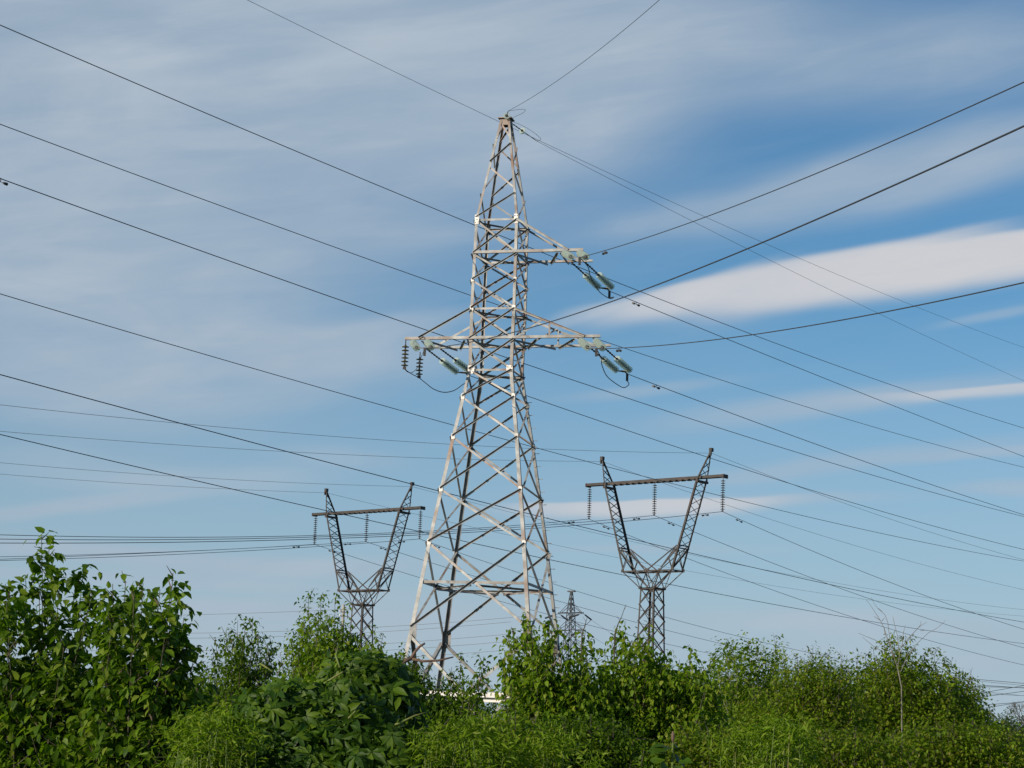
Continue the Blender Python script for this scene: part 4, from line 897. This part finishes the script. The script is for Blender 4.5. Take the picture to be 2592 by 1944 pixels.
    if n_leaf_parts:
        # the leaves nearest the viewer and highest in the crown are single parts
        score = (p[:, 1] - Y) - (p[:, 2] - p[:, 2].mean()) * .45 + rng.random(len(p)) * .3
        order = np.argsort(score); sel = order[:n_leaf_parts]; rest = order[n_leaf_parts:]
        me = bpy.data.meshes.new('leaf'); V, T = tmpl; me.from_pydata([tuple(v) for v in V], [], [tuple(int(i) for i in f) for f in T]); me.materials.append(mat)
        x = np.cross(d, n)
        for i in sel:
            o = bpy.data.objects.new('leaf', me); COL.objects.link(o); o.parent = t
            k_ = z[i]; mt = Matrix(((x[i][0] * k_, d[i][0] * k_, n[i][0] * k_, p[i][0] - bv.x), (x[i][1] * k_, d[i][1] * k_, n[i][1] * k_, p[i][1] - bv.y), (x[i][2] * k_, d[i][2] * k_, n[i][2] * k_, p[i][2] - bv.z), (0, 0, 0, 1)))
            o.matrix_basis = mt
        p, d, n, z = p[rest], d[rest], n[rest], z[rest]
    leaf_mesh('foliage', (p, d, n, z), tmpl, mat, t, bv)
    SHR_ALL.append((name, len(p)))
    return t
gS = 'leafy shrubs along the foreground'
shrub('mulberry_shrub', 'broad leaved shrub at the far left edge, its top shoot the highest of all', 'shrub', 16, 110,
      [(105, 1358), (65, 1455), (150, 1490), (212, 1432), (25, 1478), (-30, 1500), (235, 1500), (180, 1540), (-70, 1560), (100, 1500)],
      [(110, 1720, 170, 80, .6), (130, 1830, 230, 120, .9), (100, 1990, 270, 120, .6)], L_MULB, T_NEAR, .094, .044, 1, slen=.36, group=gS, droop=.75, stem_r=.022, n_leaf_parts=300, dens=.72, depth=.55, t0=.45, nsub=1)
shrub('mulberry_shrub', 'broad leaved shrub with a wide rounded top, second from the left edge', 'shrub', 15.5, 345,
      [(285, 1478), (318, 1470), (362, 1476), (438, 1450), (466, 1562), (492, 1655), (405, 1492), (262, 1520), (452, 1520), (340, 1500)],
      [(360, 1650, 100, 60, .5), (370, 1750, 160, 80, .8), (350, 1900, 230, 130, .8)], L_MULB, T_NEAR, .090, .044, 2, slen=.36, group=gS, droop=.75, stem_r=.022, n_leaf_parts=300, dens=.72, depth=.55, t0=.45, nsub=1)
shrub('young_pear_tree', 'slender young tree with drooping small leaves between the left shrubs and the creeper', 'tree', 27, 612,
      [(640, 1560), (602, 1570), (545, 1612), (573, 1596), (690, 1620), (655, 1600), (668, 1680), (620, 1590)],
      [(612, 1690, 55, 60, .7), (600, 1800, 120, 70, 1), (560, 1900, 180, 80, .8)], L_DARK, T_MID, .068, .040, 3, slen=.5, group=gS, droop=.9, stem_r=.03, n_leaf_parts=120, dens=.7, depth=.6, t0=.5)
shrub('young_pear_tree', 'young tree with two thin leading shoots in front of the left funnel pylon', 'tree', 26, 850,
      [(780, 1495), (812, 1506), (848, 1522), (872, 1540), (905, 1600), (950, 1590), (970, 1604), (738, 1615), (832, 1570), (768, 1560), (800, 1600), (880, 1600)],
      [(830, 1665, 105, 70, .9), (870, 1740, 150, 80, 1), (820, 1880, 220, 100, .8)], L_PEAR, T_MID, .070, .040, 4, slen=.5, group=gS, droop=.9, stem_r=.03, n_leaf_parts=150, dens=.7, depth=.7, t0=.5)
shrub('pear_shrub', 'low dark leaved shrub in front of the left feet of the large pylon', 'shrub', 24, 1120,
      [(1225, 1660), (1168, 1662), (1085, 1700), (1150, 1700), (1040, 1660), (1195, 1715), (1000, 1655)],
      [(1090, 1790, 110, 45, 1.1), (1010, 1720, 70, 60, 1.2), (1130, 1870, 240, 80, .9)], L_DARK, T_MID, .070, .038, 5, slen=.42, group=gS, droop=.9, stem_r=.028, n_leaf_parts=100, dens=.7, depth=.7, t0=.5)
shrub('pear_shrub', 'shrub with tall leafy shoots overlapping the right feet of the large pylon', 'shrub', 21, 1380,
      [(1330, 1552), (1300, 1590), (1398, 1560), (1288, 1610), (1352, 1640), (1482, 1596), (1440, 1670), (1290, 1680), (1345, 1585), (1372, 1640)],
      [(1370, 1745, 80, 60, 1), (1430, 1785, 140, 80, 1.1), (1350, 1890, 230, 80, .9)], L_PEAR, T_NEAR, .066, .034, 6, slen=.36, group=gS, droop=1.0, stem_r=.024, n_leaf_parts=260, dens=.75, depth=.5, t0=.5)
shrub('pear_shrub', 'broad bright green shrub in front of the right funnel pylon mast', 'shrub', 21.5, 1620,
      [(1582, 1572), (1558, 1598), (1642, 1586), (1628, 1605), (1530, 1680), (1690, 1650), (1752, 1640), (1800, 1665), (1775, 1690), (1600, 1620), (1720, 1670), (1660, 1650)],
      [(1640, 1730, 150, 55, 1.0), (1740, 1760, 90, 60, .8), (1620, 1830, 230, 80, 1.1), (1650, 1930, 260, 60, .8)], L_PEAR, T_NEAR, .066, .034, 7, slen=.36, group=gS, droop=1.0, stem_r=.026, n_leaf_parts=260, dens=.75, depth=.6, t0=.5)
shrub('ash_tree', 'airy tree with open branches and sky showing through, right of the funnel pylon', 'tree', 42, 1905,
      [(1838, 1617), (1895, 1622), (1915, 1630), (1967, 1610), (1985, 1655), (1812, 1655), (1855, 1640), (1940, 1650), (1880, 1660), (1820, 1690), (1965, 1690)],
      [(1885, 1690, 70, 40, .32), (1850, 1650, 40, 26, .30), (1955, 1660, 34, 34, .30), (1900, 1640, 36, 22, .28), (1890, 1770, 90, 50, 1), (1900, 1850, 140, 80, 1)], L_PEAR, T_MID, .105, .050, 8, slen=.75, group=gS, droop=.3, stem_r=.05, dens=.6, depth=1.2, t0=.6, airy=True, bark=M_BARKG)
shrub('dense_bush', 'dense rounded olive green bush right of the airy tree', 'bush', 33, 2060,
      [(2058, 1635), (2018, 1662), (2100, 1648), (2132, 1655), (2150, 1690), (1985, 1700), (2080, 1665), (1960, 1720)],
      [(2065, 1735, 105, 65, 1.3), (2020, 1830, 190, 80, 1.3), (2060, 1920, 220, 60, .9)], L_OLIV, T_MID, .066, .038, 9, slen=.5, group=gS, droop=.5, stem_r=.04, dens=.8, depth=1.0, t0=.6)
shrub('dense_bush', 'large olive green bush behind the bare grey sapling', 'bush', 37, 2290,
      [(2190, 1655), (2262, 1602), (2238, 1618), (2210, 1640), (2292, 1606), (2340, 1652), (2368, 1640), (2392, 1660), (2165, 1660), (2310, 1640), (2180, 1700)],
      [(2280, 1735, 120, 70, 1.0), (2230, 1830, 150, 80, 1.3), (2330, 1850, 190, 100, 1.2), (2300, 1930, 260, 60, .9)], L_OLIV, T_MID, .082, .042, 10, slen=.55, group=gS, droop=.6, stem_r=.045, dens=.8, depth=1.2, t0=.55)
shrub('dense_bush', 'sloping olive bush whose crown steps down towards the right edge', 'bush', 38, 2440,
      [(2402, 1680), (2422, 1688), (2458, 1712), (2468, 1735), (2436, 1700), (2490, 1775), (2500, 1800), (2460, 1760)],
      [(2425, 1780, 70, 60, 1.0), (2440, 1870, 110, 80, 1.2), (2420, 1950, 160, 50, .8)], L_OLIV, T_MID, .082, .042, 12, slen=.5, group=gS, droop=.6, stem_r=.04, dens=.8, depth=1.2, t0=.55)
shrub('hedge_row', 'hazy low bushes in the far right corner below the wires', 'bush', 88, 2560,
      [(2508, 1805), (2532, 1812), (2560, 1800), (2590, 1812), (2620, 1805), (2545, 1822)], [(2560, 1870, 110, 50, 1.2), (2600, 1920, 160, 50, 1)], L_FAR, T_FAR, .13, .09, 13, slen=.9, stem_r=.06, dens=.8, depth=1.6, t0=.5)
shrub('hedge_row', 'dark thicket closing the gap behind the left shrubs', 'bush', 50, 480,
      [(470, 1700), (510, 1690), (560, 1720), (430, 1700), (700, 1730), (640, 1735), (380, 1690)], [(480, 1790, 190, 70, 1.2), (720, 1820, 150, 70, 1.2), (250, 1800, 250, 80, .9)], L_DARK, T_FAR, .10, .07, 14, slen=.8, stem_r=.05, dens=.8, depth=1.5, t0=.5)
shrub('hedge_row', 'bushy thicket behind the feet of the large pylon', 'bush', 92, 1200,
      [(1050, 1700), (1000, 1680), (1400, 1700), (1500, 1700), (1248, 1766)], [(1010, 1790, 150, 70, 1.2), (1200, 1850, 200, 60, 1.2), (1440, 1790, 170, 70, 1.2)], L_DARK, T_FAR, .14, .09, 15, slen=1.2, stem_r=.07, dens=.8, depth=2.5, t0=.5)
shrub('hedge_row', 'dark green thicket behind the airy tree and the dense bushes', 'bush', 55, 1950,
      [(1720, 1720), (1790, 1720), (1870, 1725), (1960, 1715), (2150, 1700)], [(1800, 1810, 180, 75, 1.2), (2000, 1810, 200, 80, 1.2), (2250, 1830, 200, 90, 1.1)], L_DARK, T_FAR, .10, .07, 16, slen=.9, stem_r=.05, dens=.8, depth=1.5, t0=.5)
# low foreground shrubs
gL = 'low small leaved shrubs at the bottom of the view'
for q, (px, py, rx, ry, Y, mt, lab) in enumerate(((1060, 1900, 190, 65, 17, L_PEAR, 'low shrub at the bottom edge just right of the creeper'), (1290, 1880, 150, 75, 17.5, L_PEAR, 'low shrub at the bottom edge under the right pylon feet'),
      (1480, 1890, 160, 75, 18, L_DARK, 'low shaded shrub at the bottom edge below the tall leafy shoots'), (1850, 1900, 200, 60, 19, L_OLIV, 'low shrub at the bottom edge behind the tall weeds on the right'), (2150, 1905, 170, 60, 20, L_OLIV, 'low small leaved shrub at the bottom edge left of the sapling'), (2440, 1900, 210, 70, 21, L_OLIV, 'low small leaved shrub in the bottom right corner'))):
    tps = [(px - rx * .7, py - ry * .6), (px - rx * .3, py - ry), (px + rx * .1, py - ry * 1.1), (px + rx * .45, py - ry * .9), (px + rx * .8, py - ry * .5)]
    shrub('low_shrub', lab, 'shrub', Y, px, tps, [(px, py, rx, ry, 1.2), (px, py + 90, rx * 1.1, ry, .8)], mt, T_MID, .052, .030, 30 + q, slen=.26, group=gL, droop=.6, stem_r=.015, dens=.7, depth=.4, t0=.6)

shrub('scrambling_shrub', 'small leaved scrambling growth on the crest of the creeper mound', 'shrub', 13.6, 900,
      [(850, 1640), (905, 1652), (960, 1650), (1000, 1690), (790, 1655), (700, 1700), (650, 1720), (1030, 1740)], [(900, 1735, 130, 60, .9), (700, 1790, 110, 50, .8), (1000, 1830, 90, 80, .8), (600, 1830, 100, 60, .8)], L_PEAR, T_MID, .048, .024, 19, slen=.22, group=gS, droop=.9, stem_r=.010, dens=.8, depth=.3, t0=.6)
# palmate creeper mound
def creeper():
    rng = np.random.default_rng(50); Y0 = 12.6; base = B_(800, 1900, Y0); base[2] = 0; bv = Vector(base)
    t = empty('creeper_mound', bv, 'mound of dark creeper with large five fingered leaves at the bottom left of centre', 'creeper')
    Lv = Leaves(); px2m = Y0 / FPX
    for cx, cy, rx, ry, Y, n in ((780, 1900, 225, 165, 12.6, 1200), (930, 1780, 110, 120, 13.0, 330), (640, 1930, 170, 90, 12.3, 380), (880, 1950, 250, 120, 12.4, 450), (740, 2150, 350, 200, 12.6, 500), (980, 1850, 90, 110, 13.2, 240), (900, 1735, 90, 85, 13.4, 260), (985, 1745, 60, 70, 13.6, 150), (700, 1810, 90, 80, 12.9, 200)):
        c = B_(cx, cy, Y); R = np.array([rx * px2m, rx * px2m * .8, ry * px2m])
        u = unit(rng.normal(0, 1, (n, 3)) + np.array([0, -.6, .3])); p = c + u * R * (.62 + .50 * rng.random((n, 1)))
        nn = unit(u / R * R.mean() + np.array([-.15, -.35, .40]) + rng.normal(0, .42, (n, 3)))
        dn = np.array([0, 0, -1.0]) + rng.normal(0, .6, (n, 3)); sz = .104 * (.65 + .6 * rng.random(n)) * np.clip(1.05, 0, 2)
        Lv.add(p, unit(dn), nn, sz)
    p, d, n, z = Lv.arrays(); keep = p[:, 2] > .1; p, d, n, z = p[keep], d[keep], n[keep], z[keep]
    # large ones first in view
    vis = (p[:, 1] - Y0) - .5 * z * 10 + np.where(p[:, 2] < EYE - .1, 5, 0); order = np.argsort(vis); sel = order[:300]; rest = order[300:]
    V, T = T_PALM; me = bpy.data.meshes.new('leaf'); me.from_pydata([tuple(v) for v in V], [], [tuple(int(i) for i in f) for f in T]); me.materials.append(L_CREE)
    x = np.cross(d, n)
    for i in sel:
        o = bpy.data.objects.new('leaf', me); COL.objects.link(o); o.parent = t; k_ = z[i]
        o.matrix_basis = Matrix(((x[i][0] * k_, d[i][0] * k_, n[i][0] * k_, p[i][0] - bv.x), (x[i][1] * k_, d[i][1] * k_, n[i][1] * k_, p[i][1] - bv.y), (x[i][2] * k_, d[i][2] * k_, n[i][2] * k_, p[i][2] - bv.z), (0, 0, 0, 1)))
    leaf_mesh('foliage', (p[rest], d[rest], n[rest], z[rest]), T_PALM, L_CREE, t, bv)
    # young yellow green runners
    ru = MB(); L2 = Leaves()
    for q, pts in enumerate(([(900, 1800), (860, 1840), (810, 1858), (760, 1880)], [(640, 1850), (600, 1845), (560, 1852), (520, 1865)], [(1000, 1835), (1050, 1812), (1090, 1800)], [(905, 1905), (960, 1860), (1030, 1835)], [(860, 1690), (850, 1660), (858, 1630)], [(690, 1700), (660, 1680), (640, 1690)], [(820, 1730), (870, 1700), (930, 1690)], [(620, 1900), (600, 1870), (610, 1850)], [(930, 1870), (900, 1905), (850, 1930)])):
        P = [B_(a, b, 12.2 + .05 * i) for i, (a, b) in enumerate(pts)]
        ru.tube([Vector(v) - bv for v in P], [.006] * (len(P) - 1) + [.002], 5)
        for a, b in zip(P, P[1:]): shoots(L2, [a], [b - a], [np.linalg.norm(b - a)], .018, .035, .5, rng, curl=0)
    tag(ru.obj('runners', M_STEM, t, smooth=True), kind='stuff'); leaf_mesh('young_foliage', L2.arrays(), T_MID, L_YELL, t, bv)
    st = MB()
    for q in range(8): st.tube([Vector((rng.normal(0, .3), rng.normal(0, .2), 0)), Vector((rng.normal(0, .4), 0, 1.0)), Vector((rng.normal(0, .4), 0, 2.0))], [.010, .008, .004], 6)
    st.obj('woody_stems', M_BARK, t, smooth=True)
creeper()
# bare dead branch poking out behind the creeper
bb = B_(900, 1760, 15); bbv = Vector(bb)
db = empty('dead_branch', bbv, 'bare forked reddish brown branch sticking out right of the creeper', 'branch')
m = MB(); q = lambda *a: [Vector(B_(x, y, 15 + d_)) - bbv for x, y, d_ in a]
m.tube(q((900, 1900, .3), (930, 1760, .1), (960, 1700, 0), (1015, 1678, 0), (1042, 1666, 0)), [.03, .024, .018, .015, .013], 8)
m.tube(q((1040, 1667, 0), (1052, 1648, 0), (1062, 1637, 0), (1076, 1628, 0)), [.012, .010, .009, .007], 7)
m.tube(q((1040, 1667, 0), (1070, 1674, 0), (1110, 1672, 0), (1148, 1663, 0)), [.011, .009, .008, .005], 7)
m.tube(q((1044, 1663, 0), (1053, 1660, 0)), [.008, .003], 5); m.obj('forked_limb', M_BARKR, db, smooth=True)
# bare grey sapling in front of the right bush
sb = B_(2282, 1900, 33); sb[2] = 0; sbv = Vector(sb)
sp_ = empty('bare_sapling', sbv, 'thin grey leafless sapling with wiry twigs above the right olive bush', 'sapling')
q = lambda *a: [Vector(B_(x, y, 33)) - sbv for x, y in a]
m = MB(); m.tube([Vector((0, 0, 0))] + q((2282, 1944), (2283, 1850), (2282, 1740), (2272, 1690)), [.016, .013, .011, .009, .008], 8); m.obj('trunk', M_BARKG, sp_, smooth=True)
TW = [[(2272, 1690), (2255, 1640), (2250, 1600), (2247, 1575), (2240, 1556), (2222, 1540), (2213, 1528), (2205, 1512)], [(2255, 1640), (2247, 1618), (2238, 1590), (2228, 1570), (2215, 1550), (2202, 1530), (2192, 1518)],
      [(2238, 1590), (2240, 1605), (2246, 1622)], [(2272, 1690), (2280, 1640), (2300, 1615), (2325, 1588), (2340, 1578), (2346, 1574)], [(2300, 1615), (2325, 1588), (2331, 1580), (2330, 1572)],
      [(2280, 1700), (2298, 1660), (2325, 1625), (2350, 1602), (2375, 1588), (2394, 1570)], [(2265, 1660), (2235, 1635), (2215, 1620), (2190, 1610), (2172, 1602)], [(2235, 1650), (2210, 1635), (2182, 1612)],
      [(2275, 1650), (2272, 1610), (2264, 1580), (2260, 1560)], [(2282, 1640), (2287, 1600), (2292, 1582)], [(2222, 1540), (2234, 1548)], [(2228, 1570), (2212, 1560)], [(2232, 1572), (2240, 1563)], [(2340, 1595), (2328, 1597)], [(2318, 1640), (2300, 1650)], [(2350, 1650), (2365, 1648), (2374, 1641)]]
for pts in TW:
    m = MB(); m.tube(q(*pts), [.0055 - .0035 * i / (len(pts) - 1) for i in range(len(pts))], 4); m.obj('twig', M_BARKG, sp_)
# bare twigs above shrubs (each with a thing of its own is the shrub's stem)
for (pts, Y, lab) in (([(1556, 1605), (1564, 1580), (1573, 1562), (1584, 1530)], 21.4, 'thin bare shoot standing above the bright shrub, left of the funnel pylon mast'), ([(1473, 1605), (1480, 1585), (1486, 1563)], 20.8, 'thin bare shoot above the shrub beside the far pylon'),
                      ([(2448, 1735), (2455, 1712), (2461, 1690)], 37, 'thin bare shoot above the sloping bush at the right')):
    P = [B_(x, y, Y) for x, y in pts]; g0 = P[0].copy(); g0[2] = 0; t = empty('bare_shoot', Vector(g0), lab, 'shoot')
    m = MB(); m.tube([Vector((0, 0, 0))] + [Vector(v) - Vector(g0) for v in P], [.012] + [.007 - .005 * i / (len(P) - 1) for i in range(len(P))], 5); m.obj('stem', M_BARK, t)
    m = MB()
    for i in range(1, len(P)):
        c = Vector(P[i] * .5 + P[i - 1] * .5) - Vector(g0); m.tube([c, c + Vector((.03 if i % 2 else -.03, 0, .05))], [.003, .001], 3)
    m.obj('twig', M_BARK, t)
# leafless crown at the right edge
rb = B_(2600, 1900, 80); rb[2] = 0; rbv = Vector(rb); bt = empty('bare_tree', rbv, 'small leafless tree at the right picture edge above the far bushes', 'tree')
rng = np.random.default_rng(77); m = MB(); tm = MB()
top = Vector(B_(2600, 1840, 80)) - rbv; m.tube([Vector((0, 0, 0)), top], [.12, .08], 7); m.obj('trunk', M_BARK, bt)
def rec(p, d, l, r, k):
    e = p + d * l; tm.tube([p, e], [r, r * .6], 3, False)
    if k:
        for _ in range(3): rec(e, (d + Vector(rng.normal(0, .45, 3)) + Vector((0, 0, .12))).normalized(), l * .72, r * .6, k - 1)
for a in range(5): rec(top, (Vector((math.cos(a * 1.3), math.sin(a * 1.3), .9))).normalized(), .38, .03, 4)
tag(tm.obj('bare_twigs', M_BARK, bt), kind='stuff')

# tall yellow green weeds
def weeds(label, x0, x1, ytop, Y, n, seed):
    rng = np.random.default_rng(seed); c = B_((x0 + x1) / 2, 1900, Y); c[2] = 0; bv = Vector(c); t = empty('weed_clump', bv, label, 'weeds', 'tall yellow green weeds at the bottom of the view')
    st = MB(); Lv = Leaves()
    for i in range(n):
        px = x0 + (x1 - x0) * rng.random(); yy = Y + rng.normal(0, .35); e = abs((px - (x0 + x1) / 2) / ((x1 - x0) / 2)); top = B_(px + rng.normal(0, 14), ytop + 26 * rng.random() + 50 * e * e + 55 * rng.random() ** 2, yy)
        b = B_(px, 1900, yy); b[2] = 0; lean = rng.normal(0, .05, 3); pts = [b + (top - b) * f_ + lean * math.sin(f_ * 3) for f_ in np.linspace(0, 1, 7)]; pts.append(pts[-1] + np.array([rng.normal(0, .07), rng.normal(0, .03), -.01]))
        st.tube([Vector(v) - bv for v in pts], [.0042] * 4 + [.003, .0025, .002, .001], 4)
        k = 13; f_ = .50 + .5 * rng.random(k); P = np.array([np.interp(f_, np.linspace(0, 1, 8), np.array(pts)[:, q]) for q in range(3)]).T
        a = rng.random(k) * 6.28; D = np.stack([np.cos(a) * .8, np.sin(a) * .8, .5 + .5 * rng.random(k)], 1); shoots(Lv, P, D, .07 + .12 * rng.random(k), .018, .055, .2, rng)
    tag(st.obj('stems', M_STEM, t), kind='stuff'); leaf_mesh('foliage', Lv.arrays(), T_NARROW, L_YELL, t, bv)
weeds('yellow green feathery weeds at the bottom left of the creeper', 440, 640, 1835, 12, 70, 61)
weeds('yellow green feathery weeds at the bottom centre, below the large pylon', 1060, 1270, 1845, 12, 60, 62)
weeds('few tall pale weed stalks at the bottom, right of the centre weeds', 1290, 1500, 1885, 12.4, 34, 63)
weeds('bright yellow green weeds at the bottom right of centre before the dense bush', 1830, 2050, 1838, 12.6, 70, 64)
# broad leaved weed
def broadweed(px, py, Y, label, seed, n=26):
    rng = np.random.default_rng(seed); c = B_(px, 1944, Y); c[2] = 0; bv = Vector(c); t = empty('broadleaf_plant', bv, label, 'plant'); top = Vector(B_(px, py, Y)) - bv
    m = MB(); m.tube([Vector((0, 0, 0)), top * .5, top], [.012, .01, .006], 6); m.obj('stem', M_STEM, t)
    m = MB(); m.lathe([(-.04, .003), (-.02, .011), (.012, .012), (.035, .004)], 8); o = m.obj('seed_head', M_BARKR, t); o.location = top + Vector((0, 0, .04)); o.rotation_euler = (0, -math.pi / 2, 0)
    V, T = T_NEAR; V = V.copy(); V[:, 0] *= 1.35; me = bpy.data.meshes.new('leaf'); me.from_pydata([tuple(v) for v in V], [], [tuple(int(i) for i in f) for f in T]); me.materials.append(L_CREE)
    for i in range(n):
        f_ = .80 + .20 * rng.random(); a = rng.random() * 6.28; d = Vector((math.cos(a), math.sin(a), -.25 + .5 * rng.random())).normalized(); nn = (Vector((0, -.5, 1)) + Vector(rng.normal(0, .25, 3))); nn = (nn - d * nn.dot(d)).normalized(); x = d.cross(nn)
        k = .10 + .05 * rng.random(); p = top * f_ + d * .05; o = bpy.data.objects.new('leaf', me); COL.objects.link(o); o.parent = t
        o.matrix_basis = Matrix(((x.x * k, d.x * k, nn.x * k, p.x), (x.y * k, d.y * k, nn.y * k, p.y), (x.z * k, d.z * k, nn.z * k, p.z), (0, 0, 0, 1)))
broadweed(1703, 1880, 14.5, 'broad leaved weed with a brown seed head at the bottom, below the funnel pylon shrub', 71)
print('leaves', sum(n for _, n in SHR_ALL), 'objects', len(bpy.data.objects))
